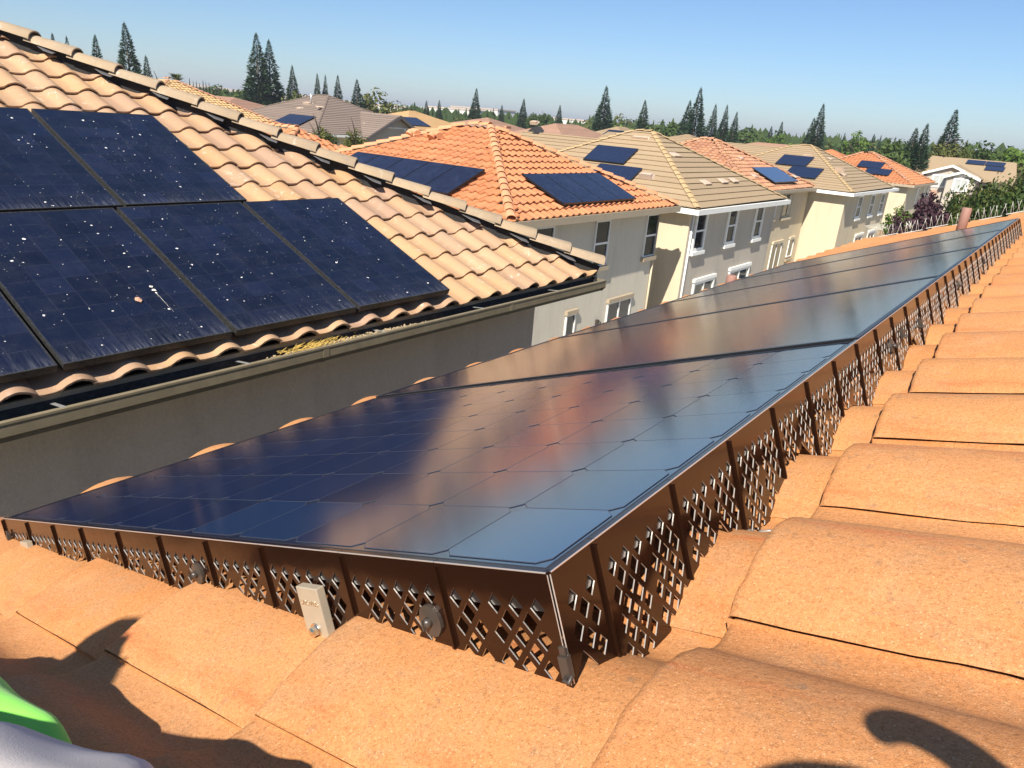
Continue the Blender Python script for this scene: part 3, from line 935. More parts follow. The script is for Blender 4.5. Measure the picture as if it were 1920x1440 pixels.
# ------------------------------------------------------------------ the mesh guard round the array
guard = thing('bird_guard', A, 'brown perforated metal bird guard skirting the black panels along two sides', 'bird guard')
HW, HH, DX, DR, D0 = 0.0080, 0.0102, 0.0235, 0.0142, 0.032
TK = 0.0014
def guard_piece(P, nrm, a0, a1, depth, cuts):
    """P(a,d,t): point; depth(a): where the sheet ends; cuts: extra places where the bottom edge breaks"""
    w = a1 - a0
    xs = sorted([a0, a1] + [c for c in cuts if a0 + .004 < c < a1 - .004])
    bot = [(x, depth(x + (1e-4 if x == a0 else -1e-4 if x == a1 else 0))) for x in xs]
    def fb(x):
        for (xa, da), (xb, db) in zip(bot, bot[1:]):
            if xa <= x <= xb:
                return da + (db - da) * (x - xa) / (xb - xa)
        return bot[0][1] if x < a0 else bot[-1][1]
    holes, notches = [], []
    ncol = max(1, round((w - 0.012) / DX)); dx = (w - 0.012) / ncol
    maxd = max(b[1] for b in bot)
    j = 0
    while D0 + j * DR - HH < maxd:
        dd = D0 + j * DR
        odd = j % 2
        for i in range(ncol - odd):
            if odd and i % 3 == 2:
                continue
            x = a0 + 0.006 + dx * (i + .5 + .5 * odd)
            q = [(x - HW, dd), (x, dd - HH), (x + HW, dd), (x, dd + HH)]
            s = [fb(px) - pd for px, pd in q]
            if all(v > 0.003 for v in s):
                holes.append(q)
            elif s[1] > 0.006:
                path = []                              # part above the bottom edge, from left crossing to right crossing
                seq = [q[3], q[0], q[1], q[2], q[3]]; ss = [s[3], s[0], s[1], s[2], s[3]]
                for k in range(4):
                    p0, p1, v0, v1 = seq[k], seq[k + 1], ss[k], ss[k + 1]
                    if v0 > 0 and k > 0:
                        path.append(p0)
                    if (v0 > 0) != (v1 > 0):
                        tt = v0 / (v0 - v1)
                        path.append((p0[0] + (p1[0] - p0[0]) * tt, p0[1] + (p1[1] - p0[1]) * tt))
                if len(path) >= 3 and path[0][0] < path[-1][0]:
                    notches.append(path)
        j += 1
    notches.sort(key=lambda p: p[0][0])
    ok, last = [], a0
    for p in notches:
        if p[0][0] > last + .001 and p[-1][0] < a1 - .001:
            ok.append(p); last = p[-1][0]
    lower = []
    xs_done = list(bot)
    for p in ok:
        while xs_done and xs_done[0][0] < p[0][0]:
            lower.append(xs_done.pop(0))
        lower += p
        while xs_done and xs_done[0][0] <= p[-1][0]:
            xs_done.pop(0)
    lower += xs_done
    outer = [(a0, 0.0)] + lower + [(a1, 0.0)]
    loops = [outer] + holes
    tris = tessellate_polygon([[Vector((x, y, 0)) for x, y in l] for l in loops])
    flat = [p for l in loops for p in l]
    mb = MB()
    fv = [P(x, y, TK / 2) for x, y in flat]; bv = [P(x, y, -TK / 2) for x, y in flat]
    for t in tris:
        p = [fv[k] for k in t]
        nn = (p[1] - p[0]).cross(p[2] - p[0])
        t = t if nn.dot(nrm) > 0 else (t[0], t[2], t[1])
        mb.poly([fv[k] for k in t], 0); mb.poly([bv[k] for k in reversed(t)], 0)
    k0 = 0
    for li, l in enumerate(loops):
        n = len(l)
        for k in range(n):
            i1, i2 = k0 + k, k0 + (k + 1) % n
            mb.poly([fv[i1], fv[i2], bv[i2], bv[i1]], 1)
        k0 += n
    # folded lip over the frame and a folded rib at the joint
    e = 0.0005
    for (x0, x1, y0, y1, t0, t1, mi) in ((a0 + e, a1 - e, -0.0022, 0.0004, -0.006, TK / 2 + .0003, 0), (a0 + e, a1 - e, -0.0026, -0.0016, TK / 2 - .0004, TK / 2 + .0007, 1),
                                         (a1 - 0.0036, a1 - 0.0008, 0.002, fb(a1) - .001, TK / 2 + .0002, 0.0045, 0)):
        c = [P(x, y, t) for t in (t0, t1) for x, y in ((x0, y0), (x1, y0), (x1, y1), (x0, y1))]
        for f in ((3, 2, 1, 0), (4, 5, 6, 7), (0, 1, 5, 4), (1, 2, 6, 5), (2, 3, 7, 6), (3, 0, 4, 7)):
            mb.poly([c[k] for k in f], mi)
    return mb.build('guard_panel', [M_guard, M_cut], guard, fix=False)

ARRAY_END = 5 * PW + 4 * GAP
seams_ac = [0.0, 0.069] + [0.069 + 0.1585 * k for k in range(1, 34)]
seams_ac = [s for s in seams_ac if s < ARRAY_END - .05] + [ARRAY_END]
cuts_ac = []
for k in range(-1, 20):
    b = OWN_B0 + TW * k - A.y
    cuts_ac += [b - 0.002, b + 0.03, b + 0.06, b + 0.095, b + 0.13, b + 0.17, b + 0.205, b + 0.238]
for a0, a1 in zip(seams_ac, seams_ac[1:]):
    P = lambda a, d_, t: A + Vector((0, a, 0)) - NW * d_ + SW * (0.0018 + t)
    guard_piece(P, SW, a0, a1, lambda a: -own_n(0.004, A.y + a) - 0.003, cuts_ac)
seams_ab = [0.0, 0.133, 0.281, 0.442, 0.581, 0.722, 0.870, 1.026, 1.165, 1.311, PL]
cuts_ab = []
for k in range(-6, 1):
    s_ = -(OWN_A0 + EXPO * k)
    cuts_ab += [s_ - .003, s_ + .003]
DTH = TP - TH
for a0, a1 in zip(seams_ab, seams_ab[1:]):
    P = lambda a, d_, t: A - SW * a - NW * d_ - Vector((0, 0.0018 + t, 0))
    guard_piece(P, Vector((0, -1, 0)), a0, a1, lambda a: max(0.03, -own_n(-a * math.cos(DTH), A.y - .002) - a * math.sin(DTH) - 0.002), cuts_ab)

def ab_mat(a, d_, t=0.0):
    """frame on the near side of the guard: x towards the upper corner, y up, z towards the camera"""
    return frame(A - SW * a - NW * d_ - Vector((0, 0.0025 + t, 0)), SW, NW, Vector((0, -1, 0)))
def ac_mat(a, d_, t=0.0):
    return frame(A + Vector((0, a, 0)) - NW * d_ + SW * (0.0025 + t), Vector((0, 1, 0)), NW, SW)
def washer(m, r=0.017):
    mb = MB(); n = 18
    rim = [(r * math.cos(2 * math.pi * i / n) * (1 + .03 * math.sin(3 * i)), 1.15 * r * math.sin(2 * math.pi * i / n)) for i in range(n)]
    for i in range(n):
        j = (i + 1) % n
        mb.poly([(*rim[i], 0.004), (*rim[j], 0.004), (0, 0, 0.0062)], 0, True); mb.poly([(*rim[i], 0.0), (*rim[j], 0.0), (*rim[j], 0.004), (*rim[i], 0.004)], 0)
    mb.tube([(0, 0, 0.004), (0, 0, 0.011), (0.001, 0, 0.012)], [0.0055, 0.0045, 0.001], 10, 1)
    mb.box((-.0008, -.005, 0.0115), (.0008, .005, 0.0145), 1)
    mb.build('push_washer', [M_washer, M_washer], guard, m)
washer(ab_mat(0.155, 0.059), 0.0145); washer(ab_mat(0.619, 0.050), 0.0135); washer(ac_mat(1.29, 0.06), 0.014); washer(ac_mat(2.35, 0.06), 0.014)
def wire_clip(m):
    mb = MB()
    mb.box((-.0045, -.007, .001), (.0045, .013, .008), 0); mb.box((-.003, .013, .003), (.003, .021, .006), 0)
    mb.tube([(0, -.004, .004), (0.002, -.005, .013), (0.006, -.006, .013), (0.007, -.002, .008)], .0022, 6, 0)
    mb.build('wire_clip', M_washer, guard, m, bevel=.0008)
wire_clip(ab_mat(-0.003, 0.081)); wire_clip(ac_mat(1.40, 0.055)); wire_clip(ac_mat(1.62, 0.07)); wire_clip(ac_mat(3.1, 0.06)); wire_clip(ab_mat(1.44, 0.045))

# beige end clamps on the near side, lettered
def clamp(m, label, w=0.040, h=0.064, letters=True):
    t = link('end_clamp', None, None, m); tag(t, label, 'clamp', 'beige clamps on the near guard')
    mb = MB(); mb.box((-w / 2, -h / 2, 0), (w / 2, h / 2, 0.011))
    mb.build('body', M_clamp, t, m, bevel=0.0012)
    bt = MB(); bt.tube([(0, -h * .3, .011), (0, -h * .3, .0125)], .0088, 18, 0); bt.tube([(0, -h * .3, .0125), (0, -h * .3, .0175), (0, -h * .3, .019)], [.0068, .0064, .0035], 6, 0, smooth=False)
    bt.build('bolt', M_bolt, t, m)
    if letters:
        cu = bpy.data.curves.new('lettering', 'FONT'); cu.body = 'SNOWIS'; cu.size = 0.0125; cu.extrude = 0.0005; cu.align_x = 'CENTER'; cu.space_character = 1.0
        to = bpy.data.objects.new('lettering', cu); COL.objects.link(to)
        me = bpy.data.meshes.new_from_object(to.evaluated_get(bpy.context.evaluated_depsgraph_get()))
        bpy.data.objects.remove(to); me.materials.clear(); me.materials.append(M_bolt)
        wdt = max(v.co.x for v in me.vertices) - min(v.co.x for v in me.vertices); k = (w * 0.80) / max(wdt, 1e-6)
        link('lettering', me, t, m @ Matrix.Translation((0, h * .17, .0113)) @ Matrix.Scale(k, 4))
def tilted(m, ang):
    return m @ Matrix.Rotation(ang, 4, 'Z')
clamp(tilted(ab_mat(0.340, 0.070, 0.003), R(0)), 'beige metal clamp with raised letters and hex bolt, larger one below the front panel edge')
clamp(tilted(ab_mat(1.316, 0.064, 0.003), R(0)), 'beige metal clamp half hidden behind the tile near the left end of the guard', 0.040, 0.052)

# a spare wire lying by the guard
wr = MB(); w0 = own_face.P(0.035, 0.862, -.132)
pts = [own_face.P(0.005 + .012 * i, 0.855 + .004 * math.sin(i * 1.1) + .001 * i, own_n(0.005 + .012 * i, 0.855) + .004 + .001 * math.sin(i)) for i in range(6)]
wr.tube(pts, .0018, 6); o = wr.build('sealant_strip', M_galv); tag(o, 'short grey sealant strip on the orange tile beside the guard', 'sealant')

# bird spikes along the far rake
for gi in range(7):
    a_mid = -1.45 + gi * 0.245
    base = own_face.P(a_mid, OWN_END - 0.10, own_n(a_mid, OWN_END - 0.20) + .003)
    posw = ['leftmost', 'second from the left', 'third from the left', 'middle', 'third from the right', 'second from the right', 'rightmost'][gi]
    t = link('bird_spike', None, None, frame(base, ES, EU, EN)); tag(t, 'strip of white bird spikes on the far roof edge, %s of seven' % posw, 'bird spikes', 'bird spikes along the far roof edge')
    mm = frame(base, ES, EU, EN)
    sb = MB(); sb.box((-.105, -.012, -.002), (.105, .012, .004)); sb.build('strip', M_spike, t, mm)
    for q in range(8):
        x = -.095 + q * .027
        lean = (-.002, .03, .002, .055)[q % 4]
        pk = MB(); pk.tube([(x, 0, .003), (x + lean + rng.uniform(-.006, .006), (-.03, .02)[q % 2], .118)], [.0019, .0012], 6)
        pk.build('prong', M_spike, t, mm)

# ================================================================== neighbour: tan tiled hip roof with seven old panels
TH1 = R(21.8)
N_ES = Vector((-math.cos(TH1), 0, math.sin(TH1)))
nb_face = Face((-4.04, 0, 5.045), N_ES, Vector((0, -1, 0)))     # b = -y
nb = thing('house', (-8.0, 2.0, GROUND), 'near neighbour house with a tan wavy tile roof, dirty blue-black panels and a debris-filled gutter', 'house')
HIP0 = Vector((-3.98, 6.90, 5.10)); HIP1 = Vector((-10.2, 1.75, 7.60))
hip_ab = [nb_face.uv(HIP0), nb_face.uv(HIP1)]
nb_poly = [(-0.06, hip_ab[0][1] - 0.34), (hip_ab[1][0], hip_ab[1][1] - 0.34), (hip_ab[1][0], 1.6), (-0.06, 1.6)]
d = MB()
d.prism([nb_face.P(a, b, -.055) for a, b in [(-0.02, hip_ab[0][1]), (hip_ab[1][0] + .1, hip_ab[1][1] + .1), (hip_ab[1][0] + .1, 2.2), (-0.02, 2.2)]], nb_face.en * -0.06, 0)
hb = HIP1 + Vector((-3.0, 0, 0))
d.prism([HIP0 + Vector((0, 0, -.1)), Vector((-13.5, 6.9, 5.0)), hb + Vector((0, 0, -.1)), HIP1 + Vector((0, 0, -.1))], (0, 0, -.06), 0)
nb_roof = d.build('roof', M_felt, nb, fix=True)
# far hip face, seen only from other places: plain courses
far_face = Face((-4.0, 6.95, 5.03), Vector((0, -(HIP0.y - HIP1.y), HIP1.z - HIP0.z)), Vector((-1, 0, 0)))
pl = [far_face.uv(HIP0 + Vector((-.55, 0, 0))), far_face.uv(Vector((-13.0, 6.9, 5.05))), far_face.uv(hb), far_face.uv(HIP1 + Vector((-.55, 0, 0)))]
low_tile = s_tile(6, 2, bevel=False, bottom=False)
mt = lay_s_tiles(far_face, pl, 0.05, 0.0, 0.0)
place_tiles(mt, [], nb_roof, 'roof_tile', 0, low_tile, M_tan)
NB_PANELS = []
def nb_hidden(c):
    a, b = nb_face.uv(c); y = -b
    return (0.25 < a < 1.4 and y < 4.3) or (1.75 < a < 3.0 and y < 3.3)
nb_meshes = [tile_mesh('roof_tile', M_tan, nc=14, npn=5, worn=0.0015, seed=20 + i) for i in range(3)]
nb_tiles = lay_s_tiles(nb_face, nb_poly, 0.028, -0.045, -0.10, margin=0, jitter=1.6)
place_tiles(nb_tiles, nb_meshes, nb_roof, 'roof_tile', 300, s_tile(8, 3, bevel=False), M_tan, nb_hidden,
            (HIP0, Vector((-(HIP1.y - HIP0.y), HIP1.x - HIP0.x, 0)).normalized() * -1))
cap_me = cap_mesh('hip_cap', M_cap)
nrm_mid = (nb_face.en + Vector((0, .38, .9))).normalized()
lay_caps(HIP0 + Vector((.02, .02, .03)), HIP1, nrm_mid, cap_me, nb_roof, 'hip_cap', 0.405, 0.012, 1.0)
nbd = MB()                                              # nailer board under the caps
hd = (HIP1 - HIP0).normalized()
side = hd.cross(nrm_mid).normalized()
nbd.prism([HIP0 + side * .02 + nrm_mid * .04, HIP1 + side * .02 + nrm_mid * .04, HIP1 - side * .02 + nrm_mid * .04, HIP0 - side * .02 + nrm_mid * .04], nrm_mid * -.12)
nbd.build('ridge_board', M_felt, nb_roof, fix=True)
# grey weather flashing tongues under the caps
for i in range(14):
    p = HIP0.lerp(HIP1, (i + .6) / 15.4)
    fl = MB(); q = side if side.y < 0 else -side
    fl.prism([p + q * .05 + nrm_mid * .022, p + q * .175 + nrm_mid * .012 - hd * .03, p + q * .185 + nrm_mid * .010 + hd * .05, p + q * .05 + nrm_mid * .022 + hd * .20], nrm_mid * -.006)
    fl.build('flashing', simple_mat('lead_flashing', (0.11, 0.11, 0.115), 0.6, var=0.2, vscale=20) if i == 0 else bpy.data.materials['lead_flashing'], nb_roof, fix=True)

wl = MB(); wl.box((-14.0, -6.0, GROUND), (-4.52, 6.52, 4.90)); wl.build('wall', M_stucco_grey, nb)
sf = MB(); sf.box((-4.50, -6.0, 4.90), (-4.06, 6.95, 4.93)); sf.box((-14.0, 6.54, 4.90), (-4.51, 6.95, 4.93)); sf.build('soffit', M_trimtan, nb)
fa = MB(); fa.box((-4.055, -6.0, 4.86), (-4.03, 6.98, 5.03)); fa.box((-13.5, 6.955, 4.86), (-4.06, 6.98, 5.03)); fa.build('fascia', M_trimtan, nb)
gm = MB()                                               # stepped gutter: floor, back, two-step front with rolled lip
y0g, y1g = -6.0, 6.92
gx = -3.885
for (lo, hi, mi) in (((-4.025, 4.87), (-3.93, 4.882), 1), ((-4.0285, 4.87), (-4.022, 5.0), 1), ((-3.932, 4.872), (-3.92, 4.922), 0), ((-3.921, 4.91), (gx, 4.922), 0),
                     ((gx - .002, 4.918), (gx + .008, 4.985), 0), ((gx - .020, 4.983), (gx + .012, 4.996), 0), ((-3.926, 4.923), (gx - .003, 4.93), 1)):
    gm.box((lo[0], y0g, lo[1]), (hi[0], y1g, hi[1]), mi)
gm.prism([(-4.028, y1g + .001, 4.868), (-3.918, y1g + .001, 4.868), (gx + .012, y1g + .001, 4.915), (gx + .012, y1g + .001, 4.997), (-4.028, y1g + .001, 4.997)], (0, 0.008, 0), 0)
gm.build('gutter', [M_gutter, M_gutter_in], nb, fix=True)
for yy in (0.9, 3.05, 5.2):
    se = MB(); se.box((-3.9335, yy, 4.8695), (-3.9185, yy + .05, 4.9235)); se.box((gx - .004, yy, 4.916), (gx + .0105, yy + .05, 4.9865)); se.build('gutter_joint', M_gutter, nb)
for yy in (0.2, 1.36, 2.45, 3.62, 4.80, 5.98):
    sm_ = MB(); sm_.prism([(-4.02, yy, 4.985), (gx - .004, yy + .012, 4.999), (gx - .004, yy + .034, 4.999), (-4.02, yy + .024, 4.985)], (0, 0, -.003)); sm_.build('gutter_strap', M_galv, nb, fix=True)

# debris in the gutter
db = MB(); rg = random.Random(5)
for _ in range(2600):
    t = rg.random()
    y = 2.35 + 2.1 * (t ** 0.9); hgt = 0.055 * math.sin(math.pi * min(1, max(0, (y - 2.3) / 2.2))) ** .6
    x = rg.uniform(-4.0, gx - .02); z = 4.905 + rg.random() * (0.02 + hgt) + (0.012 if x > -3.95 else 0)
    s_ = rg.uniform(.004, .012)
    q = Matrix.Translation((x, y, z)) @ Matrix.Rotation(rg.uniform(0, 6.28), 4, Vector((rg.random(), rg.random(), rg.random() + .1)))
    db.box((-s_, -s_ * .6, -s_ * .4), (s_, s_ * .6, s_ * .4), 0, q)
o = db.build('gutter_debris', M_grit); tag(o, 'heap of dry grit and leaf litter lying in the tan gutter', 'debris', kind='stuff')
st = MB()
for _ in range(260):
    y = rg.gauss(3.02, 0.13); x = rg.uniform(-4.0, gx - .01); z = 4.95 + rg.random() * .055
    a_ = rg.uniform(-.6, .6); l_ = rg.uniform(.03, .09)
    dx_, dy_, dz_ = math.sin(a_) * l_ * .5, math.cos(a_) * l_, rg.uniform(-.01, .03)
    st.tube([(x, y, z), (x + dx_, y + dy_, z + dz_)], .0016, 4)
o = st.build('straw_clump', M_straw); tag(o, 'clump of yellow straw caught in the tan gutter', 'straw', kind='stuff')

# panels on the neighbour roof
NPW, NPL = 0.992, 1.56
lows = [('lower row, cut off by the left edge of the photo', -0.10), ('lower row, holding a brown leaf and a white dropping', 0.93), ('lower row, second from the right end', 1.955), ('lower row, right end above the grit in the gutter', 2.99)]
k = 0
for row, items in ((0, [(0.42, 'dusty blue-black panel in the lower row, leftmost and cut off by the photo edge'), (1.44, 'dusty blue-black panel in the lower row with a brown leaf lying on it'),
                        (2.46, 'dusty blue-black panel in the lower row between the leaf panel and the right end one'), (3.48, 'dusty blue-black panel at the right end of the lower row on the tan roof')]),
                   (1, [(0.48, 'dusty blue-black panel of the upper row cut off by the left photo edge'), (1.52, 'dusty blue-black panel in the upper row, left of the right end one'), (2.54, 'dusty blue-black panel at the right end of the upper row on the tan roof')])):
    for y0, lab in items:
        if row == 1 and y0 < 1.0:
            y0 = 0.50
        a_mid = (0.02 if row == 0 else 1.61) + NPL / 2
        org = nb_face.P(a_mid, -(y0 + NPW / 2 + .01), 0.150 + rng.uniform(-.002, .002))
        t, m = panel_frame(org, nb_face.eu, nb_face.es, nb_face.en, NPW, NPL, (M_dusty_black, M_h1panel), lab, 'old panels on the tan roof', fr=0.009, th=0.046)
        NB_PANELS.append((t, m))
for a_, in ((0.30,), (1.22,), (1.92,), (2.84,)):         # rails
    mb = MB(); yy1 = 4.45 if a_ < 1.5 else 3.50
    c = [nb_face.P(a_ + da, -y, n) for n in (0.062, 0.100) for da, y in ((-.02, -.5), (.02, -.5), (.02, yy1), (-.02, yy1))]
    for f in ((3, 2, 1, 0), (4, 5, 6, 7), (0, 1, 5, 4), (1, 2, 6, 5), (2, 3, 7, 6), (3, 0, 4, 7)):
        mb.poly([c[i] for i in f])
    o = mb.build('panel_rail', M_black, nb_roof, fix=True)
# leaf and dropping on the second panel
def on_nb(a, y, n=0.1525):
    return frame(nb_face.P(a, -y, n), nb_face.eu, nb_face.es, nb_face.en)
lf = MB(); out = [(0, -.03), (.016, -.02), (.022, 0), (.014, .018), (.003, .03), (-.012, .02), (-.02, .002), (-.015, -.018)]
for i in range(8):
    j = (i + 1) % 8
    lf.poly([(out[i][0], out[i][1], .003 + .004 * (i % 2)), (out[j][0], out[j][1], .003 + .004 * (j % 2)), (0, 0, .011)], 0, True)
m_ = on_nb(0.47, 2.07); o = lf.build('dry_leaf', M_leaf_dead, None, m_); tag(o, 'curled brown leaf on the dusty panel of the lower row', 'leaf')
dp = MB()
def blob(cx, cy, r, seed):
    rg2 = random.Random(seed); n = 12
    ring = [(cx + r * (1 + rg2.uniform(-.35, .3)) * math.cos(2 * math.pi * i / n), cy + r * (1 + rg2.uniform(-.35, .3)) * math.sin(2 * math.pi * i / n)) for i in range(n)]
    for i in range(n):
        j = (i + 1) % n
        dp.poly([(*ring[i], .0004), (*ring[j], .0004), (cx, cy, .0016)], 0, True)
blob(0, 0.07, .011, 1); blob(.002, .03, .013, 2); blob(.004, .0, .007, 3)
for i in range(16):
    blob(.004 + .0015 * math.sin(i * 1.3), -.012 - i * .0135, .0036 - .00012 * i, 10 + i)
o = dp.build('bird_dropping', M_dropping, None, on_nb(0.52, 2.21)); tag(o, 'pale bird dropping with a long trail running down the dusty panel', 'bird dropping')

# ================================================================== the row of houses beyond
def hip_house(label, L, Rr, pk0, pk1, back_x, walls, mat_roof, kind, cap, wall_mat, trim, ov=0.40, tile_limit=0, eave_t=0.16, group=None):
    """L, Rr: front eave corners (left, right in the photo); pk0, pk1: ends of the ridge; faces look +x, -y, +y"""
    h = thing('house', ((L.x + back_x) / 2, (L.y + Rr.y) / 2, GROUND), label, 'house', group)
    z = L.z
    BL = Vector((back_x, L.y, z)); BR = Vector((back_x, Rr.y, z))
    faces = [('front', [L, Rr, pk0] if (pk0 - pk1).length < .01 or abs(pk0.y - pk1.y) < .01 else [L, Rr, pk1, pk0]), ('side', [BL, L, pk0, pk1]), ('far', [Rr, BR, pk1, pk0]), ('back', [BR, BL, pk1])]
    d = MB()
    for nme, pts in faces:
        d.poly([p + Vector((0, 0, -.07)) for p in pts])
    d.poly([p + Vector((0, 0, -.12)) for p in (L, BL, BR, Rr)])
    roof = d.build('roof', M_felt if kind in ('s', 'flat') else mat_roof[0], h)
    all_s = []
    for nme, pts in faces[:3]:
        if nme == 'front':
            o_ = L; eu = (Rr - L).normalized()
        elif nme == 'side':
            o_ = L; eu = (L - BL).normalized()
        else:
            o_ = Rr; eu = (BR - Rr).normalized()
        nrm = None
        n_ = (pts[1] - pts[0]).cross(pts[2] - pts[0]).normalized()
        if n_.z < 0:
            n_ = -n_
        es = n_.cross(eu)
        if es.z < 0:
            es = -es
        eu = n_.cross(es)
        fc = Face(o_, es, eu)
        poly = [fc.uv(p) for p in pts]
        if kind == 's':
            all_s += lay_s_tiles(fc, poly, 0.02, -0.05, 0.03, jitter=2.2, rise=0.05)
        elif kind == 'flat':
            flat_courses(fc, poly, mat_roof[0], roof, split=(nme != 'far'))
        elif kind == 'slow':
            all_s += lay_s_tiles(fc, poly, 0.02, -0.05, 0.03, jitter=2.0, rise=0.05)
        else:
            flat_courses(fc, poly, mat_roof[0], roof, split=False)
    if kind == 's':
        place_tiles(all_s, [tile_mesh('roof_tile', mat_roof[0], nc=8, npn=3, bevel=False, bottom=False, seed=3, th=.036)], roof, 'roof_tile', tile_limit, s_tile(6, 2, bevel=False, bottom=False, th=.036), mat_roof[0])
    if kind == 'slow':
        vis = [m for m in all_s if in_frame(m.translation, 0.1)]
        place_tiles(vis, [], roof, 'roof_tile', 0, s_tile(5, 2, bevel=False, bottom=False, th=.036), mat_roof[0])
    # hip and ridge caps
    if cap:
        cm, exp_ = cap
        for p0, p1, nn in ((L, pk0, (.3, -.3, .9)), (Rr, pk0 if (pk0 - pk1).length < .01 or abs(pk0.y - pk1.y) < .01 else pk1, (.3, .3, .9)), (pk0, pk1, (0, 0, 1)), (BL, pk1, (-.3, -.3, .9))):
            if (Vector(p1) - Vector(p0)).length > .5:
                lay_caps(Vector(p0), Vector(p1), nn, cm, roof, 'ridge_cap', exp_, 0.02, 0.5)
    # walls, soffit, gutter line
    w = MB(); w.box((back_x + ov, L.y + ov, GROUND), (L.x - ov, Rr.y - ov, z - eave_t - .003)); w.build('wall', wall_mat, h)
    s = MB(); s.box((back_x, L.y, z - eave_t), (L.x, Rr.y, z - eave_t + .03)); s.build('soffit', trim, h)
    e = MB(); t = .10
    e.box((L.x - .02, L.y - t, z - eave_t - .005), (L.x + t, Rr.y + t, z - .025)); e.box((back_x, L.y - t, z - eave_t - .004), (L.x - .021, L.y + .02, z - .026)); e.box((back_x, Rr.y - .02, z - eave_t - .004), (L.x - .021, Rr.y + t, z - .026))
    e.build('gutter', trim, h)
    return h, roof

def roof_panels(fc, cells, group, labels, n=0.14, glass=None):
    """cells: (a_low, b_centre, width, length) on a roof plane"""
    for (a, b, w, l), lab in zip(cells, labels):
        org = fc.P(a + l / 2, b, n)
        panel_frame(org, fc.eu, fc.es, fc.en, w, l, (M_black, glass or M_farpanel), lab, group, fr=0.014, th=0.05)

cap_or = cap_mesh('ridge_cap', M_pinkcap, L=0.44, w=0.125, h=0.10, seg=7)
cap_fl = cap_mesh('ridge_cap', M_flatcap, L=0.40, w=0.12, h=0.05, seg=4)
cap_gr = cap_mesh('ridge_cap', M_grey, L=0.40, w=0.12, h=0.05, seg=4)
cap_rs = cap_mesh('ridge_cap', M_rose, L=0.44, w=0.12, h=0.09, seg=5)

# --- orange house
L2, R2, P2 = Vector((-10.30, 13.56, 4.34)), Vector((-10.30, 22.48, 4.34)), Vector((-14.95, 18.25, 6.28))
P2b = Vector((-15.9, 18.25, 6.28))
h2, r2 = hip_house('cream house with a bright orange tile roof carrying two groups of panels', L2, R2, P2, P2b, -20.6, None, (M_or2,), 's', (cap_or, 0.40), M_stucco_pale, M_trimtan, tile_limit=300, eave_t=0.2)
f2x = Face(L2, (P2 - Vector((L2.x, P2.y, L2.z))), (0, 1, 0))
f2y = Face(L2, (P2 - Vector((P2.x, L2.y, L2.z))), (1, 0, 0))
opos = ['leftmost', 'second from the left', 'middle', 'second from the right', 'rightmost']
def fx(face, p):
    return face.uv(Vector(p))
a0, b0 = fx(f2y, (-12.72, 14.02, 4.54))
roof_panels(f2y, [(a0, b0 - .5 - 1.02 * (4 - i), 1.0, 1.55) for i in range(5)], 'five panels on the left slope of the orange roof', ['navy panel on the left slope of the orange roof, %s of five' % q for q in opos])
a0, b0 = fx(f2x, (-10.62, 16.13, 4.5))
roof_panels(f2x, [(a0, b0 + .5 + 1.0 * i, 0.985, 1.55) for i in range(4)], 'four panels on the right slope of the orange roof', ['navy panel on the right slope of the orange roof, %s of four' % q for q in ('leftmost', 'second from the left', 'third from the left', 'rightmost')])
X2 = -10.70
for (y, z, w, hh, sty, trimtop) in ((15.13, 2.72, 0.78, 1.26, 'hung', 0), (18.13, 2.72, 0.72, 1.26, 'hung', 0), (21.28, 2.72, 0.70, 1.28, 'hung', 0)):
    window(h2, '+x', X2, y, z, w, hh, (M_white, M_trimtan), sty, True, None, wide=0.045)
for (y, z, w, hh, sty) in ((17.05, -0.1, 0.42, 1.46, 'one'), (19.40, 0.35, 1.42, 1.02, 'slide')):
    window(h2, '+x', X2, y, z, w, hh, (M_white, M_trimtan), sty, False, None, wide=0.045, top_trim=True)
for (y, w) in ((15.13, .78), (18.13, .72), (21.28, .70)):
    b_ = MB(); b_.box((X2, y - .10, 4.03), (X2 + .06, y + w + .10, 4.128)); b_.build('head_trim', M_trimtan, h2)
dsp = MB(); dsp.tube([(X2 + .05, 22.0, 4.12), (X2 + .05, 22.0, GROUND)], .035, 8); dsp.build('downspout', M_stucco, h2)
lp = MB(); lp.box((X2 + .002, 18.75, 0.80), (X2 + .09, 18.85, .98)); lp.tube([(X2 + .09, 18.8, .95), (X2 + .16, 18.8, .93), (X2 + .16, 18.8, .80)], .03, 8); lp.build('wall_lamp', M_washer, h2)
# wing at the back with its own small hip
Lw, Rw = Vector((-20.3, 14.6, 4.28)), Vector((-20.3, 20.5, 4.28))
wg = MB(); pw = [Vector((-27, 14.2, 4.3)), Vector((-20.7, 14.2, 4.3)), Vector((-23.2, 17.2, 5.55)), Vector((-27, 17.2, 5.55)), Vector((-20.7, 20.2, 4.3)), Vector((-27, 20.2, 4.3))]
fw = Face(pw[1], pw[2] - Vector((pw[2].x, pw[1].y, pw[1].z)), (1, 0, 0))
wg.poly([pw[0], pw[1], pw[2], pw[3]]); wg.poly([pw[1], pw[4], pw[2]]); wg.poly([pw[4], pw[5], pw[3], pw[2]])
wgo = wg.build('wing_roof', M_felt, h2)
mt = lay_s_tiles(fw, [fw.uv(p) for p in (pw[0], pw[1], pw[2], pw[3])], 0.05, -.05, 0.0)
fw2 = Face(pw[1], Vector((pw[2].x - pw[1].x, 0, pw[2].z - pw[1].z)), (0, 1, 0))
mt += lay_s_tiles(fw2, [fw2.uv(p) for p in (pw[1], pw[4], pw[2])], 0.05, -.05, 0.0)
place_tiles(mt, [], wgo, 'roof_tile', 0, s_tile(6, 2, bevel=False, bottom=False), M_or2)
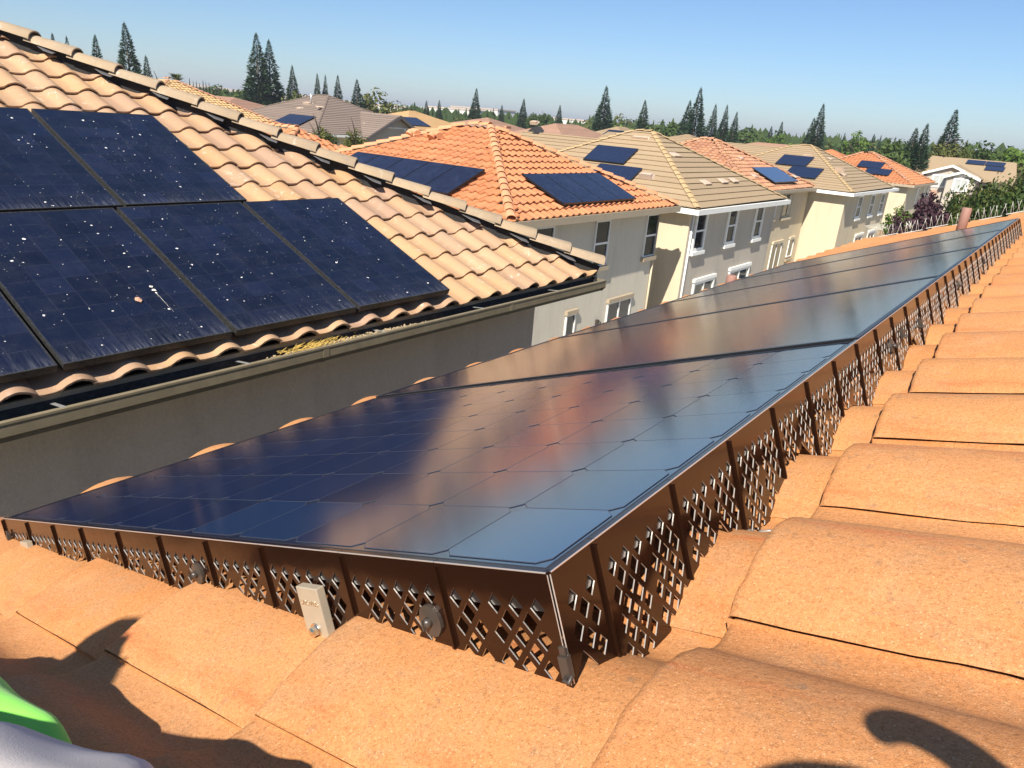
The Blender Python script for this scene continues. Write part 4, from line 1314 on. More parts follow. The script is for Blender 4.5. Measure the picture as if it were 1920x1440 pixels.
lay_caps(pw[1] + Vector((0, 0, .06)), pw[2] + Vector((0, 0, .06)), (.3, -.3, .9), cap_or, wgo, 'ridge_cap', .4); lay_caps(pw[2] + Vector((0, 0, .06)), pw[3] + Vector((0, 0, .06)), (0, 0, 1), cap_or, wgo, 'ridge_cap', .4)
ww = MB(); ww.box((-26.6, 14.6, GROUND), (-20.2, 19.8, 4.2)); ww.build('wing_wall', M_stucco, h2)
# two hooded vents near the ridge
for bx in (-17.15, -16.2):
    by = 17.05; bz = f2y.P(*f2y.uv((bx, by, 0)))
    a_, b_ = (by - L2.y) / f2y.es.y, bx - L2.x
    vp = MB(); c = f2y.P(a_, b_, .02); ring = []
    pts = [c + Vector((0, -.12, .02)), c + Vector((0, -.05, .10)), c + Vector((.02, .06, .15)), c + Vector((.16, .08, .14)), c + Vector((.24, .02, .10))]
    vp.tube(pts, [.14, .12, .10, .10, .11], 10)
    vp.build('hooded_vent', M_pinkcap, r2)

# --- beige flat-tile house
L3, R3, P3 = Vector((-10.15, 23.85, 4.17)), Vector((-10.30, 33.6, 4.17)), Vector((-14.5, 28.2, 6.50))
P3b = Vector((-15.3, 28.2, 6.50))
h3, r3 = hip_house('cream house with a beige flat-tile roof and tall white-trimmed windows', L3, R3, P3, P3b, -20.2, None, (M_flat,), 'flat', (cap_fl, 0.36), M_stucco_taupe, M_white, ov=0.36, eave_t=0.2)
# wing: lower ridge running back to the left
pw = [Vector((-23.5, 24.2, 4.3)), Vector((-16.0, 24.2, 4.3)), Vector((-16.0, 28.4, 6.02)), Vector((-21.2, 28.4, 6.02)), Vector((-23.5, 33, 4.3)), Vector((-16, 33, 4.3))]
fw = Face(pw[1], pw[2] - Vector((pw[2].x, pw[1].y, pw[1].z)), (1, 0, 0))
wg = MB(); wg.poly([p + Vector((0, 0, -.06)) for p in pw[:4]]); wg.poly([p + Vector((0, 0, -.06)) for p in (pw[3], pw[2], pw[5], pw[4])])
wgo = wg.build('wing_roof', M_felt, h3)
flat_courses(fw, [fw.uv(p) for p in pw[:4]], M_flat, wgo)
ww = MB(); ww.box((-23.0, 25.0, GROUND), (-16.2, 32.6, 4.15)); ww.build('wing_wall', M_stucco, h3)
f3y = Face(L3, (P3 - Vector((P3.x, L3.y, L3.z))), (1, 0, 0))
X3 = -10.15 - 0.36
for (y, w) in ((24.72, .78), (27.76, .76), (30.80, .74)):
    window(h3, '+x', X3 + .006, y, 2.68, w, 1.24, (M_white, M_white), 'hung', True, None, wide=0.11, depth=0.07)
for (y, w, z, hh) in ((25.45, 1.75, 0.25, 1.0), (28.95, 2.1, 0.25, 1.05)):
    window(h3, '+x', X3 + .006, y, z, w, hh, (M_white, M_white), 'slide', True, None, wide=0.11, top_trim=True, depth=0.07)
qn = MB(); qn.box((X3 - .25, L3.y + .33, GROUND), (X3 - .001, L3.y + .358, 3.93)); qn.build('corner_panel', M_stucco, h3)
sd_ = MB(); sd_.box((-19.8, L3.y + .352, GROUND), (X3 - .26, L3.y + .3585, 3.955)); sd_.build('side_wall', M_stucco, h3)
dsp = MB(); dsp.tube([(X3 + .04, L3.y + .52, 3.95), (X3 + .04, L3.y + .52, GROUND)], .04, 8); dsp.build('downspout', M_white, h3)
# staggered panels on its left slope
def at_y_face(fc, p):
    a, b = fc.uv(Vector(p)); return a, b
names3 = ['navy panel on the left slope of the beige roof, upper left', 'navy panel on the left slope of the beige roof, upper right', 'navy panel low on the beige left slope, second from its right end', 'navy panel on the left slope of the beige roof, low right end']
roof_panels(f3y, [(2.12, -5.04, 1.86, 1.2), (0.84, -4.12, 1.86, 1.12)], 'two panels on the left slope of the beige roof',
            ['large navy panel on the left slope of the beige flat-tile roof, upper one', 'large navy panel on the left slope of the beige flat-tile roof, lower one'], n=0.12, glass=M_plainpanel)
def roof_box(fc, a, b, w, l, h, mat, parent, name='roof_vent'):
    mb = MB(); c = [fc.P(a + da, b + db, n) for n in (.03, .03 + h) for da, db in ((0, -w / 2), (0, w / 2), (l, w / 2), (l, -w / 2))]
    c[6] = fc.P(a + l * .75, b + w * .4, .03 + h * .6); c[7] = fc.P(a + l * .75, b - w * .4, .03 + h * .6)
    for f in ((3, 2, 1, 0), (4, 5, 6, 7), (0, 1, 5, 4), (1, 2, 6, 5), (2, 3, 7, 6), (3, 0, 4, 7)):
        mb.poly([c[i] for i in f])
    mb.build(name, mat, parent, fix=True)
f3x = Face(L3, (P3 - Vector((L3.x, P3.y, L3.z))), (0, 1, 0))
M_pale = simple_mat('pale_roof_vent', (0.50, 0.38, 0.28), 0.7, var=0.08)
roof_box(f3y, 4.2, -4.55, 0.75, .22, .10, M_pale, r3); roof_box(f3y, 1.35, -2.75, 0.5, .34, .22, M_ventgrey, r3); roof_box(f3y, 4.6, -10.2, .35, .3, .16, M_pale, r3)
for a_, b_ in ((3.1, 3.6), (1.25, 3.2), (1.3, 5.0), (1.32, 6.2)):
    roof_box(f3x, a_, b_, .62, .34, .05, M_pale, r3)

# --- rose-tiled house, set back
L4, R4, P4 = Vector((-12.2, 34.6, 4.2)), Vector((-12.45, 45.7, 4.2)), Vector((-16.9, 40.4, 6.33))
P4b = Vector((-17.7, 40.4, 6.33))
h4, r4 = hip_house('cream house with a mottled rose tile roof and one blue panel', L4, R4, P4, P4b, -21, None, (M_rose,), 'slow', (cap_rs, .40), M_stucco, M_trimtan, eave_t=.18)
f4x = Face(L4, (P4 - Vector((L4.x, P4.y, L4.z))), (0, 1, 0))
M_bluepanel = make_cell('blue_panel_glass', (0.030, 0.055, 0.12), (0.034, 0.06, 0.13), 0.2)
roof_panels(f4x, [(0.50, 6.3, 3.9, 1.5)], 'panel on the rose roof', ['bright blue solar panel on the mottled rose tile roof'], glass=M_bluepanel)
X4 = -12.60
window(h4, '+x', X4 + .01, 41.05, 2.70, 1.22, 1.15, (M_stucco, M_stucco), 'one', True, None, wide=.10)
bl = MB(); bl.box((X4 + .03, 41.75, 2.72), (X4 + .05, 42.25, 3.83)); bl.build('blind', M_stucco, h4)
for (y, w, z, hh, sty) in ((40.5, 1.6, -1.05, 2.2, 'slide'), (43.45, .8, .25, .95, 'one')):
    window(h4, '+x', X4 + .01, y, z, w, hh, (M_white, M_stucco), sty, False, None, wide=.06, top_trim=True)
b_ = MB(); b_.box((X4 + .02, 43.30, -.05), (X4 + .12, 44.35, .08)); b_.build('sill', M_trimtan, h4)
window(h4, '+x', X4 + .01, 38.9, 2.7, .8, 1.15, (M_white, M_trimtan), 'hung', True, None, wide=.09)
roof_box(f4x, 3.0, 5.4, .5, .3, .05, M_pale, r4); roof_box(f4x, 1.2, 3.4, .6, .3, .04, M_pale, r4); roof_box(f4x, 1.0, 9.6, .6, .3, .04, M_pale, r4)

# --- second beige house
L5, R5, P5 = Vector((-10.15, 45.2, 4.12)), Vector((-10.45, 57.8, 4.12)), Vector((-14.7, 51.3, 6.40))
P5b = Vector((-15.7, 51.3, 6.40))
h5, r5 = hip_house('cream house with a beige flat-tile roof and two dark panels, farther along the row', L5, R5, P5, P5b, -20, None, (M_flat,), 'flat', (cap_fl, .36), M_stucco, M_white, eave_t=.2)
f5y = Face(L5, (P5 - Vector((P5.x, L5.y, L5.z))), (1, 0, 0)); f5x = Face(L5, (P5 - Vector((L5.x, P5.y, L5.z))), (0, 1, 0))
roof_panels(f5y, [(2.75, -4.6, 1.9, 1.6), (1.08, -3.45, 1.9, 1.6)], 'two panels on the second beige roof', ['large dark panel on the second beige roof in the row, upper one', 'large dark panel on the second beige roof in the row, lower one'], glass=M_plainpanel)
X5 = -10.55
pier = MB(); pier.box((X5 - .4, 45.66, GROUND), (X5 + .001, 45.9, 3.9)); pier.build('corner_panel', M_stucco, h5)
for y in (48.7, 52.1, 55.1):
    window(h5, '+x', X5 + .01, y, 2.55, .95, 1.15, (M_white, M_white), 'hung', True, None, wide=.12)
for y in (50.2, 53.8):
    window(h5, '+x', X5 + .01, y, .4, 1.8, .7, (M_white, M_white), 'slide', False, None, wide=.14, top_trim=True)
pw = [Vector((-30, 45, 4.2)), Vector((-16.5, 45.4, 4.2)), Vector((-16.5, 51.0, 6.15)), Vector((-30, 51.0, 6.15))]
fw = Face(pw[1], pw[2] - Vector((pw[2].x, pw[1].y, pw[1].z)), (1, 0, 0))
wg = MB(); wg.poly([p + Vector((0, 0, -.06)) for p in pw]); wg.poly([pw[3], pw[2], Vector((-16.5, 56, 4.2)), Vector((-30, 56, 4.2))]); wgo = wg.build('wing_roof', M_felt, h5)
flat_courses(fw, [fw.uv(p) for p in pw], M_flat, wgo, split=False)
ww = MB(); ww.box((-29.6, 46, GROUND), (-16.6, 55.6, 4.1)); ww.build('wing_wall', M_stucco, h5)
roof_box(f5y, 4.6, -4.2, .5, .3, .14, M_pale, r5); roof_box(f5y, 2.6, -1.6, .5, .3, .3, M_pale, r5); roof_box(f5x, 1.6, 3.5, .6, .3, .05, M_pale, r5); roof_box(f5x, 3.4, 5.8, .5, .3, .05, M_pale, r5)
for i in range(3):
    roof_box(f5y, 4.42, -4.9 + .55 * i, .4, .16, .06, M_pale, r5)

# --- farther orange house
L6, R6, P6 = Vector((-10.45, 65.6, 4.12)), Vector((-10.7, 77.2, 4.12)), Vector((-15.1, 71.3, 6.18))
P6b = Vector((-15.9, 71.3, 6.18))
h6, r6 = hip_house('pale yellow house with an orange tile roof at the far end of the row', L6, R6, P6, P6b, -20, None, (M_or2,), 'slow', (cap_rs, .40), M_stucco, M_trimtan, eave_t=.2)
f6y = Face(L6, (P6 - Vector((P6.x, L6.y, L6.z))), (1, 0, 0))
roof_panels(f6y, [(2.4, -4.05, 1.9, 1.4), (1.1, -3.1, 1.9, 1.25)], 'two panels on the far orange roof', ['dark panel on the orange roof at the far end of the row, upper one', 'dark panel on the orange roof at the far end of the row, lower one'], glass=M_plainpanel)
for y in (70.5, 73.6, 75.8):
    window(h6, '+x', -10.85 + .01, y, 2.5, .85, 1.15, (M_white, M_white), 'hung', False, None, wide=.10)
for y in (70.0, 73.0):
    window(h6, '+x', -10.85 + .01, y, .2, 1.2, 1.0, (M_white, M_white), 'slide', False, None, wide=.12)

# --- fences between the houses, a table umbrella
def board_fence(x0, x1, y, h, label):
    t = thing('board_fence', ((x0 + x1) / 2, y, GROUND), label, 'fence')
    n = int((x1 - x0) / .16)
    for i in range(n):
        b = MB(); b.box((x0 + i * .16, y - .012, GROUND), (x0 + i * .16 + .15, y + .012, GROUND + h - rng.uniform(0, .03))); b.build('board', M_wood, t)
    r_ = MB()
    for z in (.3, h - .3):
        r_.box((x0, y + .013, GROUND + z), (x1, y + .05, GROUND + z + .09))
    r_.build('rail', M_wood, t)
board_fence(-12.6, -9.8, 46.9, 1.9, 'weathered brown board fence between the rose-roofed house and the second beige house')
board_fence(-12.2, -7.6, 58.6, 2.6, 'weathered tan board fence beyond the second beige house')
um = thing('patio_umbrella', (-8.6, 50.5, GROUND), 'grey open patio umbrella in the yard at the far end of the row', 'umbrella')
mb = MB(); n = 8; top = Vector((-8.6, 50.5, 2.45)); rim = [Vector((-8.6 + 1.6 * math.cos(2 * math.pi * i / n), 50.5 + 1.6 * math.sin(2 * math.pi * i / n), 1.95)) for i in range(n)]
for i in range(n):
    mb.poly([top, rim[i], rim[(i + 1) % n]])
mb.build('canopy', simple_mat('grey_canvas', (0.33, 0.31, 0.25), 0.9), um)
mb = MB(); mb.tube([(-8.6, 50.5, GROUND), (-8.6, 50.5, 2.4)], .03, 8); mb.build('pole', M_galv, um)

# ------------------------------------------------------------------ houses farther off
def far_house(label, corner, dx, dy, peak_h, mat, wall, trim, cap=None, panels=(), wins=(), kind='far', ridge=None, group=None):
    """corner: right front eave corner nearest the camera, house extends dx to -x and dy to +y"""
    c = Vector(corner)
    a = min(dx, dy) / 2
    L, Rr = c, Vector((c.x, c.y + dy, c.z))
    if dx >= dy:
        pk0, pk1 = Vector((c.x - a, c.y + a, c.z + peak_h)), Vector((c.x - dx + a, c.y + a, c.z + peak_h))
    else:
        pk0, pk1 = Vector((c.x - a, c.y + a, c.z + peak_h)), Vector((c.x - a, c.y + dy - a, c.z + peak_h))
    if (pk0 - pk1).length < .3:
        pk1 = pk0 + Vector((-.3, 0, 0))
    if abs(pk0.y - pk1.y) < .01:
        h, r = hip_house(label, L, Rr, pk0, pk1, c.x - dx, None, (mat,), kind, cap, wall, trim, eave_t=.2, group=group)
    else:                                              # ridge along y
        h = thing('house', (c.x - dx / 2, c.y + dy / 2, GROUND), label, 'house', group)
        BL, BR = Vector((c.x - dx, c.y, c.z)), Vector((c.x - dx, c.y + dy, c.z))
        d = MB()
        for pts in ([L, Rr, pk1, pk0], [BL, L, pk0], [Rr, BR, pk1], [BR, BL, pk0, pk1], [L, BL, BR, Rr]):
            d.poly(pts)
        r = d.build('roof', mat, h)
        for o_, pts, eu in ((L, [L, Rr, pk1, pk0], Vector((0, 1, 0))), (L, [BL, L, pk0], Vector((1, 0, 0)))):
            n_ = (pts[1] - pts[0]).cross(pts[2] - pts[0]).normalized()
            n_ = n_ if n_.z > 0 else -n_
            es = n_.cross(eu)
            es = es if es.z > 0 else -es
            fc = Face(o_, es, n_.cross(es) if False else eu)
            fc.en = n_
            flat_courses(fc, [fc.uv(p) for p in pts], mat, r, split=False)
        w = MB(); w.box((c.x - dx + .4, c.y + .4, GROUND), (c.x - .4, c.y + dy - .4, c.z - .15)); w.build('wall', wall, h)
        e = MB(); e.box((c.x - dx - .05, c.y - .05, c.z - .2), (c.x + .05, c.y + dy + .05, c.z - .02)); e.build('gutter', trim, h)
    fy = Face(L, Vector((0, a, peak_h)), (1, 0, 0)); fx_ = Face(L, Vector((-a, 0, peak_h)), (0, 1, 0))
    for (ax, p, z, w_, hh) in wins:
        if ax == '-y':
            window(h, '-y', p, c.y + (.44 if True else 0), z, w_, hh, (M_white, M_white), 'hung', False, None, wide=.12)
        else:
            window(h, '+x', c.x - .44, p, z, w_, hh, (M_white, M_white), 'hung', False, None, wide=.12)
    return h, r, fy, fx_

# tan tiled house on the left, grey-brown house in the middle distance
ht, rt_, fty, ftx = far_house('distant house with a golden tan tile roof behind the near hip ridge', (-50.4, 24.5, 4.55), 13.0, 11.8, 2.75, M_fartan, M_stucco_taupe, M_trimtan, (cap_rs, .42), kind='slow', wins=(('+x', 34.2, 2.7, .7, 1.1),))
hg, rg_, fgy, fgx = far_house('distant house with a grey-brown flat-tile roof, one panel and a gable', (-47.4, 36.75, 4.28), 15.0, 13.6, 2.85, M_grey, M_stucco, M_white, (cap_gr, .4), kind='far',
                              wins=(('-y', -51.9, 2.6, .8, 1.15), ('-y', -49.0, 2.35, .8, 1.25)))
roof_panels(fgy, [(.75, -4.6, 3.4, 1.9)], 'panel on the grey-brown roof', ['wide navy panel on the grey-brown flat-tile roof'], n=.16)
gx0 = -47.0                                             # gable on the +x side
gb = MB(); yl, yr, ya = 41.2, 48.4, 44.9; zl, za = 4.15, 6.05
gb.prism([(gx0 + .5, yl, zl), (gx0 + .5, ya, za), (gx0 - 6, ya, za), (gx0 - 6, yl, zl)], (0, 0, -.14)); gb.prism([(gx0 + .5, ya, za), (gx0 + .5, yr, zl), (gx0 - 6, yr, zl), (gx0 - 6, ya, za)], (0, 0, -.14))
gbo = gb.build('gable_roof', M_grey, hg, fix=True)
ffc = Face((gx0 + .5, yl, zl), Vector((0, ya - yl, za - zl)), (-1, 0, 0)); 
flat_courses(ffc, [(0, 0), (0, 5.5), (3.9, 5.5), (3.9, 0)], M_grey, gbo, split=False)
gw = MB(); gw.prism([(gx0, yl + .3, GROUND), (gx0, yr - .3, GROUND), (gx0, yr - .3, zl - .05), (gx0, ya, za - .16), (gx0, yl + .3, zl - .05)], (-6, 0, 0)); gw.build('gable_wall', M_stucco_taupe, hg, fix=True)
bg_ = MB()
for s_, (ye) in ((1, yl), (-1, yr)):
    bg_.prism([(gx0 + .52, ye, zl - .02), (gx0 + .52, ya, za - .02), (gx0 + .52, ya, za - .28), (gx0 + .52, ye, zl - .28)], (.05, 0, 0))
bg_.build('barge_board', simple_mat('dark_grey_trim', (.10, .09, .085), .6), hg, fix=True)
gv = MB(); gv.box((gx0 + .001, ya - 1.5, 4.95), (gx0 + .05, ya + 1.5, 5.05)); gv.tube([(gx0 + .05, ya + .9, 4.88), (gx0 + .10, ya + .9, 4.88)], .12, 10); gv.build('gable_trim', M_white, hg)
roof_box(fgx, 2.4, 8.0, .6, .5, .25, M_ventgrey, rg_); roof_box(fgx, 1.6, 6.6, .5, .5, .25, M_ventgrey, rg_)
roof_box(fgy, 5.0, -7.0, .9, .5, .2, M_pale, rg_); roof_box(fgy, 4.0, -6.9, .6, .4, .08, M_pale, rg_); roof_box(fgx, 4.6, 4.0, .7, .4, .08, M_pale, rg_)
vp = MB(); p = fgy.P(5.2, -6.6, 0); vp.tube([p, p + Vector((0, 0, .9))], .05, 8); vp.build('vent_pipe', M_galv, rg_)

h_, r_, fy_, fx_ = far_house('far house with a tan tile roof and a dark panel, right of the grey-brown gable', (-63.0, 62.0, 4.4), 12.0, 13.0, 2.0, M_fartan, M_stucco, M_trimtan, None)
roof_panels(fx_, [(1.0, 2.9, 3.6, 2.6)], 'panel on the far tan roof', ['navy panel on the far tan roof right of the grey-brown gable'], n=.15)
h_, r_, fy_, fx_ = far_house('far house with a long low pinkish roof behind the golden tan one', (-79.0, 48.0, 4.7), 20.0, 12.0, 1.5, M_farpink, M_stucco, M_trimtan, None)
for b_, c_ in ((-13, 0), (-9, 0), (-5.5, 0)):
    roof_box(fy_, 3.5, b_, .9, .7, .3, simple_mat('rusty_roof_vent', (.36, .13, .08), .7) if b_ == -13 else bpy.data.materials['rusty_roof_vent'], r_)
h_, r_, fy_, fx_ = far_house('far house with a pinkish tile roof just above the peak of the orange roof', (-61.5, 76.0, 4.3), 14.0, 14.0, 2.0, M_farpink, M_stucco, M_trimtan, None)
roof_box(fx_, 3.0, 6.5, 1.0, .6, .3, M_rose, r_)
h_, r_, fy_, fx_ = far_house('far house with a pinkish roof and small dormer vent right of the orange peak', (-47.5, 72.0, 4.1), 12.0, 17.0, 2.25, M_farpink, M_stucco, M_trimtan, None)
dm = MB(); c = fy_.P(2.6, -6.4, 0)
dm.prism([c + Vector((-1.0, -.6, 0)), c + Vector((1.0, -.6, 0)), c + Vector((0, -.6, .75))], (0, 1.6, .1)); dm.build('dormer_vent', M_felt, r_, fix=True)
h_, r_, fy_, fx_ = far_house('far house with a grey-beige roof and two small dark panels', (-46.0, 84.0, 4.5), 10.0, 12.0, 2.1, M_flat, M_stucco, M_trimtan, None)
roof_panels(fy_, [(2.2, -4.2, 2.4, 1.7), (.3, -6.2, 2.4, 1.6)], 'panels on the far grey-beige roof', ['small dark panel on the far grey-beige roof, upper one', 'small dark panel on the far grey-beige roof, lower one'], n=.15)
h_, r_, fy_, fx_ = far_house('far house with a long beige roof behind the rose-tiled house', (-24.5, 62.0, 4.3), 14.0, 14.0, 2.1, M_flat, M_stucco, M_trimtan, None)
h_, r_, fy_, fx_ = far_house('far house with a pinkish roof behind the second beige house', (-25.0, 92.0, 4.4), 16.0, 12.0, 1.7, M_farpink, M_stucco, M_trimtan, None)
h_, r_, fy_, fx_ = far_house('far house with an orange roof behind the far end of the row', (-18.5, 84.0, 4.3), 9.0, 9.0, 1.75, M_or2, M_stucco, M_trimtan, None)

# house across the end of the street: long roof with two stepped gables facing the camera
hr = thing('house', (-11, 104, GROUND), 'taupe house with white-trimmed twin gables at the end of the street, at right', 'house')
ry, rz, ey, ez = 103.6, 6.30, 96.4, 4.15
rf = MB(); rf.prism([(-16.0, ey, ez), (-5.6, ey, ez), (-6.6, ry, rz), (-15.3, ry, rz)], (0, 0, -.12)); rf.prism([(-15.3, ry, rz), (-6.6, ry, rz), (-5.6, 111, ez), (-16, 111, ez)], (0, 0, -.12))
rfo = rf.build('roof', M_farpink if False else M_flat, hr, fix=True)
w = MB(); w.box((-15.4, 97.0, GROUND), (-6.3, 110.4, ez - .1)); w.build('wall', M_stucco_taupe, hr)
def gable(xl, xr, xa, y, zl, za, nm):
    g_ = MB(); g_.prism([(xl, y - .3, zl), (xa, y - .3, za), (xa, y + 6, za), (xl, y + 6, zl)], (0, 0, -.1)); g_.prism([(xa, y - .3, za), (xr, y - .3, zl), (xr, y + 6, zl), (xa, y + 6, za)], (0, 0, -.1)); g_.build('gable_roof', M_flat, hr, fix=True)
    q = MB(); q.prism([(xl + .4, y, GROUND), (xr - .4, y, GROUND), (xr - .4, y, zl), (xa, y, za - .12), (xl + .4, y, zl)], (0, 5, 0)); q.build('gable_wall', M_stucco_taupe, hr, fix=True)
    b = MB()
    for xe in (xl, xr):
        b.prism([(xe, y - .32, zl - .0), (xa, y - .32, za - .0), (xa, y - .32, za - .26), (xe, y - .32, zl - .26)], (0, -.06, 0))
    b.build('barge_board', M_white, hr, fix=True)
gable(-14.6, -9.0, -11.8, 95.4, 4.5, 5.56, 'l'); gable(-12.3, -8.7, -10.5, 94.2, 4.35, 5.05, 'r')
tri = MB(); tri.prism([(-11.5, 94.19, 4.42), (-9.5, 94.19, 4.42), (-10.5, 94.19, 4.86)], (0, -.05, 0)); tri.build('gable_panel', M_white, hr, fix=True)
window(hr, '-y', -13.4, 95.39, 3.2, 1.25, 1.05, (M_white, M_white), 'slide', False, M_blind, wide=.18); window(hr, '-y', -11.05, 94.19, 3.0, 1.1, 1.05, (M_white, M_white), 'slide', False, M_blind, wide=.2)
fr_ = Face((-16, ey, ez), Vector((0, ry - ey, rz - ez)), (1, 0, 0))
roof_panels(fr_, [(5.3, 5.55, 1.9, 1.5), (5.3, 7.5, 1.9, 1.5), (3.6, 7.7, 1.9, 1.5)], 'three panels on the twin-gabled house', ['dark panel on the twin-gabled house, upper left', 'dark panel on the twin-gabled house, upper right', 'dark panel on the twin-gabled house, lower one half hidden by leaves'], n=.12, glass=M_plainpanel)
pr = MB(); pr.prism([(-15.2, 94.2, 2.2), (-12.6, 94.2, 2.2), (-12.6, 96, 2.9), (-15.2, 96, 2.9)], (0, 0, -.2)); pr.build('porch_roof', M_farpink, hr, fix=True)

# far pale commercial buildings
for i, (x, y, w_, d_, h_b, lab) in enumerate(((-300, 168, 26, 14, 7.6, 'far pale building below the dry hills at left'), (-322, 196, 34, 14, 6.6, 'long far white building right of the thin cypress row'), (-232, 258, 26, 12, 8.0, 'far white building left of the slim pointed conifer above the orange roof'),
                                              (-243, 290, 30, 14, 9.2, 'far white building right of the slim pointed conifer above the orange roof'), (-190, 292, 26, 14, 7.6, 'far white building in the gap between two dark conifers at centre'), (-256, 246, 20, 12, 6.9, 'low far white building beside the pair of small conifers'))):
    t = thing('commercial_building', (x, y, GROUND), lab, 'building')
    b = MB(); b.box((x - w_ / 2, y - d_ / 2, GROUND), (x + w_ / 2, y + d_ / 2, h_b)); b.build('wall', M_farwhite, t)
    b = MB(); b.box((x - w_ / 2 - .2, y - d_ / 2 - .2, h_b), (x + w_ / 2 + .2, y + d_ / 2 + .2, h_b + .6)); b.build('roof', M_ventgrey, t)

# ================================================================== trees
def conifer_mesh(seed, slim=1.0):
    """unit tree, height 1, crown radius about 0.13: dense drooping sprays of needles with a ragged outline"""
    rg = random.Random(seed); mb = MB()
    def spray(p, d, l, wdt, r):
        side = d.cross(Vector((rg.uniform(-1, 1), rg.uniform(-1, 1), rg.uniform(-1, 1)))).normalized()
        mid = p + d * (l * .42)
        mb.poly([p, mid + side * wdt, p + d * l, mid - side * wdt], 0, False, r)
    lump = [(rg.uniform(0, 6.28), rg.uniform(.05, .9), rg.uniform(.6, 1.38)) for _ in range(40)]
    N = 4600
    for k in range(N):
        t = 1 - (1 - rg.random()) ** 0.62 if False else rg.random() ** 1.35
        z = 0.04 + 0.95 * t
        an = rg.uniform(0, 6.28)
        f = 1.0
        for la, lt, lf in lump:
            dz = (t - lt) / .055; da = math.atan2(math.sin(an - la), math.cos(an - la)) / .55
            q = dz * dz + da * da
            if q < 1:
                f *= 1 + (lf - 1) * (1 - q)
        R_ = (0.158 * (1 - t) ** 1.02 * min(1, .55 + t * 4) + .004) * f * slim
        rr = R_ * (rg.random() ** .4)
        p = Vector((math.cos(an) * rr, math.sin(an) * rr, z))
        dd = Vector((math.cos(an) + rg.uniform(-.7, .7), math.sin(an) + rg.uniform(-.7, .7), rg.uniform(-.25, 1.0))).normalized()
        l = .010 + .064 * (1 - t) ** .9
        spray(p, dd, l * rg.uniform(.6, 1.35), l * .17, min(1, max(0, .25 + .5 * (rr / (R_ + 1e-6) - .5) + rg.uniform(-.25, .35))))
    for q in range(26):
        spray(Vector((rg.uniform(-.003, .003), rg.uniform(-.003, .003), .935 + .0024 * q)), Vector((rg.uniform(-.35, .35), rg.uniform(-.35, .35), 1)).normalized(), .018, .0022, rg.random())
    return mb.data('crown', M_con)
def trunk_mesh():
    mb = MB(); mb.tube([(0, 0, 0), (.002, 0, .35), (0, .001, .9)], [.016, .011, .002], 7)
    return mb.data('trunk', M_bark)
con_me = [conifer_mesh(s) for s in (1, 2, 3, 4, 5)]
tr_me = trunk_mesh()
